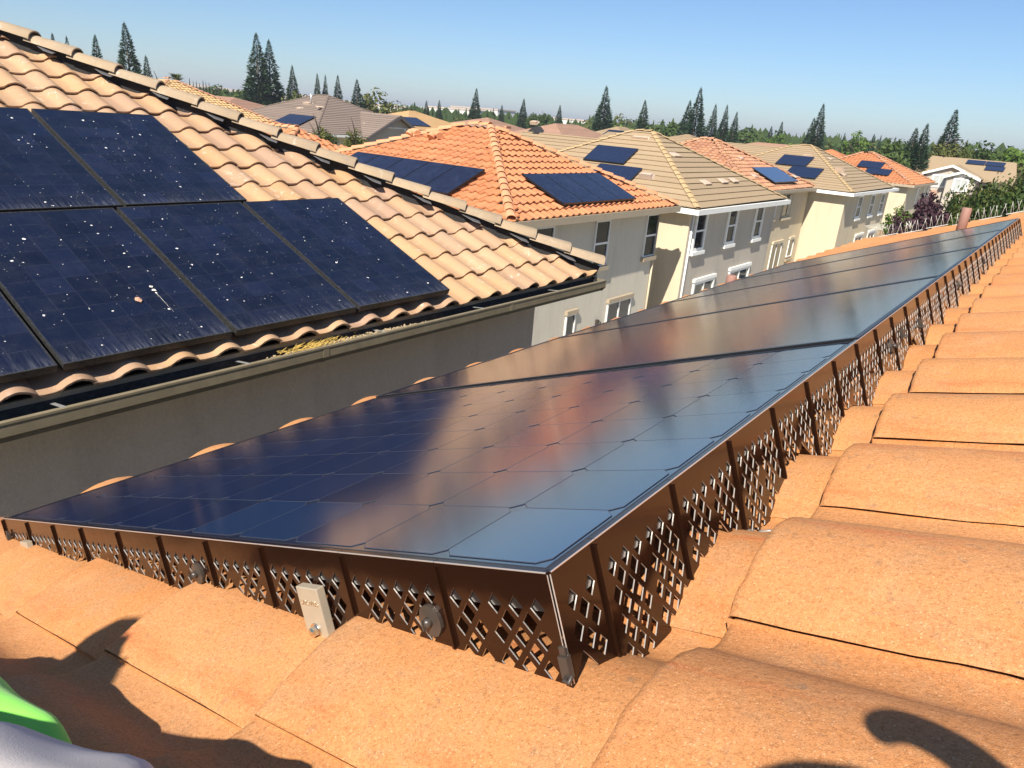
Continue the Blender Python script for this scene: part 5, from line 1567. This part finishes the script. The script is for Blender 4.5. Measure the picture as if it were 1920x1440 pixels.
CON = [((-111.5, 44.5), 12.2, 2.2, 'first conifer tip from the left, peeking over the tan hip caps'), ((-118.2, 49.2), 12.4, 2.0, 'second conifer tip from the left, peeking over the tan hip caps'),
       ((-102.2, 45.8), 12.2, 2.6, 'lone dark conifer third from the left behind the tan hip caps'), ((-107.8, 52.8), 14.5, 3.7, 'tallest dark conifer on the left behind the tan hip caps'), ((-99.8, 50.9), 10.4, 2.3, 'smaller conifer leaning against the right side of the tall left one'),
       ((-112.7, 76.2), 16.2, 4.3, 'left half of the big twin conifer pair beyond the grey-brown roof'), ((-113.0, 78.5), 15.5, 4.1, 'right half of the big twin conifer pair beyond the grey-brown roof'), ((-122.4, 90.1), 12.5, 2.8, 'single conifer just right of the big twin pair'),
       ((-126.0, 98.6), 11.8, 2.1, 'left one of two close slim conifers behind the grey-brown roof peak'), ((-126.4, 100.6), 11.7, 1.9, 'right one of two close slim conifers behind the grey-brown roof peak'), ((-121.1, 99.6), 11.7, 2.5, 'conifer right of the grey-brown roof peak, before the stout one'),
       ((-108.9, 94.2), 10.9, 3.0, 'stout conifer beside the yellow-green trees right of the grey-brown peak'), ((-133.7, 137.8), 8.9, 2.2, 'small far conifer left of the orange peak, left one of two'), ((-129.2, 137.7), 9.2, 2.2, 'small far conifer left of the orange peak, right one of two'),
       ((-114.4, 133.7), 12.2, 3.0, 'slim pointed conifer above the left side of the orange peak'), ((-151.5, 186.1), 8.9, 1.9, 'tiny far conifer just right of the slim pointed one'), ((-129.6, 162.7), 9.6, 2.3, 'small conifer right of the orange peak'),
       ((-113.6, 150.8), 11.2, 2.8, 'medium conifer standing alone right of the orange peak'), ((-106.3, 156.0), 10.4, 2.6, 'pointed conifer beside the small green tree at centre'), ((-78.1, 130.4), 13.8, 4.0, 'broad tall dark conifer left of the beige roof peak'),
       ((-75.1, 141.3), 12.1, 3.2, 'dark conifer just above the beige roof peak'), ((-59.2, 131.3), 14.4, 3.6, 'tallest conifer right of the beige roof peak'), ((-61.2, 132.1), 12.2, 3.2, 'conifer pressed against the left side of the tallest one'),
       ((-59.5, 139.9), 12.1, 2.5, 'left one of three conifers in a row above the rose roof'), ((-57.5, 140.7), 12.1, 2.5, 'middle one of three conifers in a row above the rose roof'), ((-54.4, 138.5), 10.9, 2.4, 'right one of three conifers in a row above the rose roof'),
       ((-67.4, 196.8), 9.8, 2.6, 'small far conifer left of the second beige peak, left one of two'), ((-62.7, 189.9), 11.0, 2.4, 'small far conifer left of the second beige peak, right one of two'), ((-41.4, 146.2), 13.5, 3.2, 'tall conifer with a leaning tip above the second beige peak'),
       ((-42.8, 147.5), 11.0, 3.0, 'shorter conifer at the left foot of the leaning-tip one'), ((-54.3, 217.3), 9.8, 1.8, 'tiny conifer in the far right treeline, first of six'), ((-51.1, 218.1), 10.0, 1.8, 'tiny conifer in the far right treeline, second of six'), ((-45.6, 211.1), 10.0, 2.2, 'tiny conifer in the far right treeline, third of six'),
       ((-44.3, 213.0), 9.9, 1.6, 'tiny conifer in the far right treeline, fourth of six'), ((-43.5, 219.7), 9.6, 1.7, 'tiny conifer in the far right treeline, fifth of six'), ((-42.1, 220.0), 9.8, 1.8, 'tiny conifer in the far right treeline, sixth of six'),
       ((-15.9, 98.7), 9.7, 2.6, 'ragged two-tipped conifer left of the twin-gabled house, taller tip'), ((-16.9, 98.6), 9.2, 2.8, 'ragged two-tipped conifer left of the twin-gabled house, lower left tip'), ((-15.1, 111.0), 12.0, 3.4, 'tallest right-hand conifer rising behind the twin-gabled house'), ((-22.2, 190.7), 9.9, 1.9, 'small conifer between the two big right-hand ones')]
for i, ((x, y), z, w, lab) in enumerate(CON):
    hgt = z - GROUND
    t = thing('conifer_tree', (x, y, GROUND), 'dark green ' + lab if not lab.startswith(('tallest dark', 'lone dark', 'dark', 'broad tall dark')) else lab, 'conifer', 'dark conifers in the treeline')
    # crown width as measured at the roof line: the widest part of the unit crown is about 0.26
    s = min(w / 0.25 * 1.3, hgt * 1.35)
    m = Matrix.Translation((x, y, GROUND)) @ Matrix.Rotation(rng.uniform(-.025, .025), 4, 'X') @ Matrix.Rotation(rng.uniform(0, 6.28), 4, 'Z') @ Matrix.Diagonal((s, s, hgt, 1))
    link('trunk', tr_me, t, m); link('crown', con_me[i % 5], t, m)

def broad_mesh(seed, mat, n_clump=26, per=75, leaf=.055, tall=1.0):
    """unit crown radius 1 centred on z=0: leaves scattered on and in uneven clumps"""
    rg = random.Random(seed); mb = MB()
    cl = []
    while len(cl) < n_clump:
        p = Vector((rg.uniform(-1, 1), rg.uniform(-1, 1), rg.uniform(-1, 1)))
        if .25 < p.length < .82:
            cl.append((Vector((p.x, p.y, p.z * tall)), rg.uniform(.20, .40), rg.random()))
    for c, r, rn in cl:
        for _ in range(per):
            d_ = Vector((rg.gauss(0, 1), rg.gauss(0, 1), rg.gauss(0, 1))).normalized()
            p = c + d_ * (r * rg.uniform(.55, 1.08))
            nn = (d_ + Vector((rg.uniform(-.8, .8), rg.uniform(-.8, .8), rg.uniform(-.3, .9)))).normalized()
            a = nn.cross(Vector((rg.random() - .5, rg.random() - .5, rg.random() - .5))).normalized(); b = nn.cross(a)
            l = leaf * rg.uniform(.7, 1.4)
            mb.poly([p - a * l, p + b * l * .55, p + a * l, p - b * l * .55], 0, False, min(1, max(0, rn * .6 + rg.random() * .4)))
    return mb.data('crown', mat)
def limbs_mesh(seed):
    rg = random.Random(seed); mb = MB()
    mb.tube([(0, 0, -2.2), (.03, .02, -1.2), (0, 0, -.3), (.02, 0, .3)], [.13, .10, .07, .03], 8)
    for i in range(6):
        an = i * 1.05 + rg.uniform(-.3, .3); z = -.9 + .2 * i
        mb.tube([(0, 0, z), (math.cos(an) * .35, math.sin(an) * .35, z + .35), (math.cos(an) * .65, math.sin(an) * .65, z + .55)], [.045, .03, .012], 6)
    return mb.data('trunk', M_bark)
lim_me = limbs_mesh(3)
kinds = {k: [broad_mesh(s + 10 * i, m_, leaf=lf_, tall=tl_, n_clump=nc_, per=pr_) for i in range(2)] for s, (k, m_, lf_, tl_, nc_, pr_) in enumerate((('green', M_grn, .075, 1.0, 26, 70), ('lime', M_lime, .09, 1.1, 26, 60), ('olive', M_olive, .075, .9, 26, 70), ('shrub', M_shrub, .05, 1.15, 46, 120), ('plum', M_plum, .06, 1.2, 44, 130)))}
BRD = [((-109.3, 81.0), 8.4, 4.5, 'olive', 'yellow-green tree at the foot of the conifer right of the big twin pair'), ((-106.1, 97.4), 9.0, 4.6, 'olive', 'tallest yellow-green tree right of the stout conifer'), ((-109.9, 105.0), 8.1, 4.4, 'olive', 'rusty yellow-green tree at the right end of its clump'),
       ((-109.8, 98.1), 7.9, 3.4, 'green', 'darker green tree between the stout conifer and the yellow-green one'), ((-116.1, 132.3), 6.8, 3.7, 'olive', 'low olive tree left of the slim pointed conifer'), ((-103.9, 142.0), 8.0, 2.2, 'green', 'small green tree right beside the medium lone conifer'), ((-97.3, 137.0), 8.2, 1.9, 'green', 'narrow green tree between two conifers at centre'),
       ((-102.7, 162.2), 7.3, 5.5, 'olive', 'low yellow-green tree right of the pointed centre conifer'), ((-82.4, 146.4), 9.0, 4.6, 'lime', 'bright green tree between two conifers left of the beige peak'), ((-85.0, 150.4), 8.6, 4.6, 'olive', 'yellow-green tree between two conifers left of the beige peak'), ((-66.3, 136.8), 8.5, 5.6, 'green', 'dark green tree below the tallest conifer, on its left'),
       ((-70.5, 150.0), 8.2, 4.6, 'green', 'mid green tree right of the conifer above the beige peak'), ((-62.0, 164.7), 9.0, 5.6, 'green', 'green tree right of the three conifers in a row'), ((-54.0, 160.0), 8.2, 4.8, 'lime', 'light green tree left of the second beige peak'), ((-47.5, 168.0), 8.0, 5.6, 'olive', 'olive tree right of the leaning-tip conifer'), ((-36.5, 155.8), 9.2, 3.2, 'lime', 'bright round green tree above the far orange roof'), ((-38.6, 188.1), 8.4, 7.0, 'olive', 'wide rusty olive tree in the far right treeline'), ((-33.0, 178.0), 8.6, 5.2, 'green', 'green tree in the far right treeline'),
       ((-46.9, 177.9), 7.8, 6.0, 'green', 'low green tree behind the leaning-tip conifer'), ((-18.6, 94.5), 7.6, 3.4, 'green', 'dark green tree left of the ragged two-tipped conifer'), ((-13.8, 106.2), 8.6, 2.6, 'olive', 'yellowing tree between the two big right-hand conifers'), ((-11.8, 113.5), 8.4, 4.0, 'green', 'mid green tree behind the ridge of the twin-gabled house'),
       ((-9.5, 117.5), 9.1, 4.2, 'lime', 'bright green tree behind the ridge of the twin-gabled house, left one'), ((-6.9, 117.7), 9.2, 3.8, 'lime', 'bright green tree behind the ridge of the twin-gabled house, right one'), ((-4.4, 105.4), 7.6, 3.6, 'olive', 'olive tree at the right end of the twin-gabled house'),
       ((-3.15, 37.5), 5.75, 1.25, 'shrub', 'leafy dark green tree in front of the twin-gabled house'), ((-4.35, 40.5), 5.55, 1.2, 'shrub', 'upright dark green shrub right of the plum tree'), ((-1.75, 38.5), 6.0, 1.5, 'shrub', 'leafy green tree cut off by the right photo edge'), ((-2.6, 41.8), 5.8, 1.5, 'olive', 'yellowing green tree between the two dark leafy ones at right'),
       ((-5.25, 36.7), 5.0, 1.35, 'plum', 'dark plum-leaved tree in front of the twin-gabled house'), ((-3.9, 43.7), 5.5, 1.0, 'plum', 'plum-leaved tree half hidden behind the green leaves'), ((-7.5, 45.3), 3.7, .8, 'lime', 'small bright green sapling beside the grey umbrella'),
       ((-39.3, 30.9), 5.2, 1.1, 'olive', 'yellowing shrub before the grey-brown house, left one'), ((-38.3, 33.0), 5.0, .9, 'olive', 'yellowing shrub before the grey-brown house, right one'), ((-148.5, 94.4), 8.0, 5.6, 'green', 'green tree left of the big twin conifers'), ((-164.2, 99.6), 8.3, 3.6, 'green', 'far green tree between the cypress row and the twin conifers'), ((-152.0, 92.0), 7.6, 4.4, 'lime', 'light green bush left of the big twin conifers'), ((-87.8, 46.2), 7.5, 1.2, 'lime', 'bright green bush left of the palm')]
for i, ((x, y), z, r, k, lab) in enumerate(BRD):
    t = thing('broadleaf_tree', (x, y, GROUND), lab, 'tree', 'leafy trees')
    tl = {'green': 1.0, 'lime': 1.1, 'olive': .9, 'shrub': 1.15, 'plum': 1.2}[k]
    hz = r * 1.0
    if k in ('shrub', 'plum'):
        hz = max(r, (z - .6) / 2 / tl)
    m = Matrix.Translation((x, y, z - hz * tl)) @ Matrix.Rotation(rng.uniform(0, 6.28), 4, 'Z') @ Matrix.Diagonal((r, r, hz, 1))
    me_ = kinds[k][i % 2]
    link('crown', me_, t, m)
    bz = z - hz * tl - GROUND
    link('trunk', lim_me, t, Matrix.Translation((x, y, z - hz * tl)) @ Matrix.Diagonal((r, r, max(r * .5, bz / 2.15), 1)))

cy_me = conifer_mesh(9, slim=.35)
for i, (x, y, z) in enumerate(((-147.8, 83.9, 9.0), (-147.5, 84.5, 8.4), (-147.2, 85.0, 8.5), (-146.9, 85.5, 8.2), (-146.6, 86.1, 8.8), (-146.4, 86.6, 8.5), (-146.1, 87.1, 8.4), (-145.8, 87.7, 7.9))):
    t = thing('cypress_tree', (x, y, GROUND), 'thin pencil cypress below the dry hills, %s in its row of eight' % ('leftmost', 'second from the left', 'third from the left', 'fourth from the left', 'fourth from the right', 'third from the right', 'second from the right', 'rightmost')[i], 'cypress', 'row of thin pencil cypresses')
    m = Matrix.Translation((x, y, GROUND)) @ Matrix.Diagonal((5.2, 5.2, z - GROUND, 1))
    link('trunk', tr_me, t, m); link('crown', cy_me, t, m)
# palm
t = thing('palm_tree', (-84.1, 46.2, GROUND), 'fan palm poking up behind the golden tan roof at left', 'palm')
mb = MB(); mb.tube([(-84.1, 46.2, GROUND), (-84.1, 46.2, 7.4)], [.25, .18], 8); mb.build('trunk', M_bark, t)
pm = MB(); rg = random.Random(4)
for q in range(46):
    an = rg.uniform(0, 6.28); el = rg.uniform(-.7, 1.3); d_ = Vector((math.cos(an) * math.cos(el), math.sin(an) * math.cos(el), math.sin(el)))
    o_ = Vector((-84.1, 46.2, 7.4)); sd2 = d_.cross(Vector((0, 0, 1))).normalized(); L_ = rg.uniform(1.0, 1.6)
    for j in range(-2, 3):
        dd = (d_ + sd2 * .18 * j).normalized(); ex_ = o_ + dd * L_ - Vector((0, 0, .18 * L_)); md_ = o_ + dd * L_ * .6
        pm.poly([o_ + d_ * .3, md_ + sd2 * .05, ex_, md_ - sd2 * .05], 0, False, rg.random())
pm.build('frond', M_olive, t)
# the far wood: one mass along the horizon
fwm = MB(); rg = random.Random(8)
for _ in range(2600):
    an = rg.uniform(R(-68), R(8)); D_ = rg.uniform(230, 420)
    x, y = math.sin(an) * D_, math.cos(an) * D_
    gapf = noise.noise(Vector((an * 9, 0, 3)))
    if gapf < -.12 and an < R(-22):
        continue
    hh = rg.uniform(5.5, 9.2) + (3.0 if an > R(-32) else 0.8) * rg.random(); w_ = rg.uniform(1.2, 3.5); r = rg.random()
    ax = Vector((math.cos(an), -math.sin(an), 0))
    c = Vector((x, y, GROUND)); pts = []
    for q in range(7):
        tt = q / 6; prof = math.sin(math.pi * min(1, tt * .85 + .15)) ** .7 if r < .6 else (1 - tt) * 1.0 + .03
        pts.append((tt, w_ * prof * rg.uniform(.75, 1.2)))
    for ax_ in (ax, Vector((ax.y, -ax.x, 0))):
        fwm.poly([c + ax_ * wq + Vector((0, 0, hh * tt)) for tt, wq in pts] + [c - ax_ * wq + Vector((0, 0, hh * tt)) for tt, wq in reversed(pts)], 0, False, rg.random() * .6)
o = fwm.build('far_wood', M_grn); o['kind'] = 'stuff'

# ================================================================== the photographer
def skin_mesh(name, pts, edges, mat, parent, sub=2, root=0, smooth=True):
    me = bpy.data.meshes.new(name)
    me.from_pydata([Vector(p[0]) for p in pts], edges, [])
    o = bpy.data.objects.new(name + '_cage', me); COL.objects.link(o)
    md = o.modifiers.new('skin', 'SKIN'); md.use_smooth_shade = True
    sv = me.skin_vertices[0].data
    for v, p in zip(sv, pts):
        r = p[1] if isinstance(p[1], tuple) else (p[1], p[1])
        v.radius = r
    sv[root].use_root = True
    sb = o.modifiers.new('sub', 'SUBSURF'); sb.levels = sub; sb.render_levels = sub
    dg = bpy.context.evaluated_depsgraph_get()
    nm = bpy.data.meshes.new_from_object(o.evaluated_get(dg))
    bpy.data.objects.remove(o)
    nm.materials.clear(); nm.materials.append(mat)
    for p in nm.polygons:
        p.use_smooth = True
    nm.name = name
    return link(name, nm, parent)
per = thing('person', (-.6, -.62, 6.02), 'photographer in lime high-vis and light grey clothing seated on the orange tiles, lower left corner', 'person')
J = dict(pel=(-.55, -.50, 6.14), wst=(-.54, -.50, 6.30), chs=(-.52, -.50, 6.50), nk=(-.50, -.50, 6.655), hd0=(-.548, -.50, 6.69), hd=(-.604, -.508, 6.722), hd1=(-.645, -.515, 6.736),
         shr=(-.38, -.51, 6.57), elr=(-.12, -.52, 6.40), wrr=(.085, -.23, 6.53), shl=(-.63, -.56, 6.44), ell=(-.74, -.47, 6.26), wrl=(-.70, -.24, 6.20),
         hpr=(-.50, -.40, 6.15), knr=(-.37, .05, 6.195), anr=(-.52, -.20, 6.09), hpl=(-.63, -.42, 6.13), knl=(-.84, .02, 6.065), anl=(-.53, .135, 6.05))
keys = list(J)
def body(names, radii, edges, mat, nm, parent=per, root=0):
    pts = [(J[n], radii[n]) for n in names]
    return skin_mesh(nm, pts, [(names.index(a), names.index(b)) for a, b in edges], mat, parent, 2, root)
rad = dict(pel=.125, wst=.12, chs=(.15, .11), nk=.058, hd0=.058, hd=.074, hd1=.060, shr=.062, elr=.044, wrr=.030, shl=.062, ell=.044, wrl=.030, hpr=.088, knr=.05, anr=.045, hpl=.088, knl=.034, anl=.022)
ed = [('pel', 'wst'), ('wst', 'chs'), ('chs', 'nk'), ('nk', 'hd0'), ('hd0', 'hd'), ('hd', 'hd1'), ('chs', 'shr'), ('shr', 'elr'), ('elr', 'wrr'), ('chs', 'shl'), ('shl', 'ell'), ('ell', 'wrl'), ('pel', 'hpr'), ('hpr', 'knr'), ('knr', 'anr'), ('pel', 'hpl'), ('hpl', 'knl'), ('knl', 'anl')]
body(keys, rad, ed, M_skin, 'body')
# face: brow, nose, ears, mouth and a cap
hdv = Vector(J['hd']); upv = (Vector(J['hd1']) - Vector(J['hd0'])).normalized(); fwd = Vector((.12, .98, -.1)); fwd = (fwd - upv * fwd.dot(upv)).normalized(); rgt = fwd.cross(upv)
HM = frame(hdv, rgt, fwd, upv) @ Matrix.Scale(.82, 4)
mb = MB()
mb.tube([(0, .088, .02), (0, .108, -.018), (0, .092, -.03)], [.010, .017, .010], 8)
mb.tube([(-.088, .0, .015), (-.096, -.006, .0), (-.09, -.004, -.03)], [.012, .02, .010], 8); mb.tube([(.088, .0, .015), (.096, -.006, .0), (.09, -.004, -.03)], [.012, .02, .010], 8)
mb.tube([(-.026, .086, -.056), (0, .093, -.054), (.026, .086, -.056)], [.005, .008, .005], 6)
mb.build('face', M_skin, per, HM)
mb = MB()
for x in (-.034, .034):
    mb.tube([(x - .012, .083, .016), (x, .090, .018), (x + .012, .083, .016)], [.004, .008, .004], 8)
mb.build('eye', M_white, per, HM)
mb = MB()
ringz = [(.03, .103), (.07, .095), (.10, .07), (.115, .03), (.118, .002)]
for (z0, r0), (z1, r1) in zip(ringz, ringz[1:]):
    for i in range(18):
        a0, a1 = 2 * math.pi * i / 18, 2 * math.pi * (i + 1) / 18
        mb.poly([(r0 * .92 * math.cos(a0), r0 * math.sin(a0), z0), (r0 * .92 * math.cos(a1), r0 * math.sin(a1), z0), (r1 * .92 * math.cos(a1), r1 * math.sin(a1), z1), (r1 * .92 * math.cos(a0), r1 * math.sin(a0), z1)], 0, True)
mb.prism([(-.07, .07, .033), (-.05, .11, .03), (0, .125, .028), (.05, .11, .03), (.07, .07, .033)], (0, 0, .006))
mb.build('cap', M_cap_cloth, per, HM)
# clothes follow the body
sr = {k_: (tuple(q + .014 for q in v) if isinstance(v, tuple) else v + .013) for k_, v in rad.items()}
J['slr'] = (.03, -.31, 6.48); sr['slr'] = .044
J['sll'] = (-.71, -.30, 6.21); sr['sll'] = .044
sr['pel'] = .125
body(['chs', 'wst', 'pel', 'shr', 'elr', 'slr', 'shl', 'ell', 'sll'], {**sr}, [('pel', 'wst'), ('wst', 'chs'), ('chs', 'shr'), ('shr', 'elr'), ('elr', 'slr'), ('chs', 'shl'), ('shl', 'ell'), ('ell', 'sll')], M_hivis, 'high_vis_top')
sr['pel'] = .142; sr['hpr'] = .10; sr['knr'] = .07; sr['anr'] = .058; sr['knl'] = .062; sr['anl'] = .050
body(['pel', 'hpr', 'knr', 'anr', 'hpl'], sr, [('pel', 'hpr'), ('hpr', 'knr'), ('knr', 'anr'), ('pel', 'hpl')], M_trouser, 'trousers')
def cloth_limb(name, pts, rads, mat, amp, seed, flat=1.0):
    """a sleeve of cloth round a limb, with creases running across and along it"""
    P = [Vector(p) for p in pts]; n, sg = 40, 36
    mb = MB()
    def at(t):
        k = min(int(t * (len(P) - 1)), len(P) - 2); f = t * (len(P) - 1) - k
        g_ = f * f * (3 - 2 * f)
        return P[k].lerp(P[k + 1], f), rads[k] + (rads[k + 1] - rads[k]) * g_
    rings = []
    for a in range(n + 1):
        t = a / n
        c, r = at(t); c2, _ = at(min(1, t + .02)); c1, _ = at(max(0, t - .02))
        d_ = (c2 - c1).normalized(); e1 = d_.cross(Vector((0, 0, 1))).normalized(); e2 = e1.cross(d_)
        for q in range(sg):
            an = 2 * math.pi * q / sg
            f1 = noise.noise(Vector((t * 4.5 + seed, math.cos(an) * 1.1, math.sin(an) * 1.1)))
            f2 = math.sin(an * 3 + t * 5 + seed + 2.5 * noise.noise(Vector((t * 3, an * .7, seed))))
            rr = r * (1 + amp * (0.7 * f1 + 0.35 * f2))
            mb.v.append(tuple(c + e1 * (math.cos(an) * rr) + e2 * (math.sin(an) * rr * flat)))
    for a in range(n):
        for q in range(sg):
            q2 = (q + 1) % sg
            mb.f.append((a * sg + q, a * sg + q2, (a + 1) * sg + q2, (a + 1) * sg + q)); mb.m.append(0); mb.sm.append(True); mb.r.append(None)
    mb.f.append(tuple(n * sg + q for q in range(sg))); mb.m.append(0); mb.sm.append(True); mb.r.append(None)
    mb.build(name, mat, per, fix=True)
cloth_limb('high_vis_leg_cover', [(-.70, -.40, 6.13), (-.883, .015, 6.062), (-.705, .092, 6.062), (-.575, .130, 6.058), (-.50, .146, 6.060)], [.080, .050, .047, .034, .020], M_hivis, .36, 3.0)
cloth_limb('trouser_leg', [(-.47, -.42, 6.14), (-.57, -.059, 6.158), (-.392, .045, 6.199), (-.328, .080, 6.207), (-.290, .098, 6.200), (-.274, .106, 6.192)], [.10, .085, .073, .062, .040, .010], M_trouser, .20, 8.0)
for a_, tz in ((J['anr'], (-.50, -.10, 6.08)), (J['anl'], (-.50, .08, 6.08))):
    skin_mesh('boot', [(a_, .05), ((a_[0] * .7 + tz[0] * .3, a_[1] * .7 + tz[1] * .3, a_[2] - .015), .05), (tz, .04)], [(0, 1), (1, 2)], M_boot, per)
# phone held at arm's length, hand round its right end
PM = Matrix.Translation(CAM) @ cam_rot.to_4x4()
ph = thing('phone', CAM, 'black phone held out to take the picture, behind the lens', 'phone')
mb = MB(); ro = []
for cx_, cy_, a0_ in ((.105, -.014, 0), (.014, -.014, 90), (.014, -.060, 180), (.105, -.060, 270)):
    ro += [(cx_ + .016 * math.cos(R(a0_ + 15 * q)), cy_ + .016 * math.sin(R(a0_ + 15 * q)), .014) for q in range(7)]
mb.prism(ro, (0, 0, -.008)); o = mb.build('phone_body', M_phone, ph, PM)
def cpt(x, y, z):
    return PM @ Vector((x, y, z))
ci = PM.inverted()
hook = [Vector((.186, .012, 6.692)), Vector((.150, .044, 6.694)), Vector((.126, .056, 6.686)), Vector((.109, .057, 6.680)), Vector((.098, .040, 6.675))]
palm = [(J['wrr'], .030), ((.150, -.155, 6.57), (.036, .024)), ((.196, -.060, 6.645), (.042, .022))]
hand_pts = palm + [(tuple(p), r) for p, r in zip(hook, (.018, .016, .0145, .013, .0115))]
e_ = [(0, 1), (1, 2), (2, 3), (3, 4), (4, 5), (5, 6), (6, 7)]
def finger(pts, rs):
    i0 = len(hand_pts)
    hand_pts.extend([(tuple(p), r) for p, r in zip(pts, rs)])
    e_.append((2, i0)); e_.extend([(i0 + k, i0 + k + 1) for k in range(len(pts) - 1)])
for k_, (yy, ln) in enumerate(((-.012, .075), (-.034, .072), (-.052, .058))):
    finger([cpt(.150, yy - .008, .020), cpt(.136, yy - .010, -.002), cpt(.120 - .004 * k_, yy - .011, .0005), cpt(.116 - ln * .35, yy - .012, .0005)], (.0125, .0105, .0095, .0085))
finger([cpt(.130, .004, .080), cpt(.092, .030, .074), cpt(.056, .029, .062), cpt(.026, .016, .052)], (.0165, .0145, .0135, .0115))
skin_mesh('hand', hand_pts, e_, M_skin, per, 2)

# ================================================================== hazy summer air
hz = MB(); hz.box((-7100, -900, GROUND - 1.2), (3100, 7100, 48.0))
hm = bpy.data.materials.new('hazy_air'); hm.use_nodes = True
ht_ = hm.node_tree; ht_.nodes.clear()
ho = ht_.nodes.new('ShaderNodeOutputMaterial'); hv = ht_.nodes.new('ShaderNodeVolumePrincipled')
hv.inputs['Color'].default_value = (0.86, 0.90, 0.96, 1); hv.inputs['Density'].default_value = 0.00038; hv.inputs['Anisotropy'].default_value = 0.2
ht_.links.new(hv.outputs[0], ho.inputs['Volume'])
o = hz.build('haze', hm); o['kind'] = 'stuff'
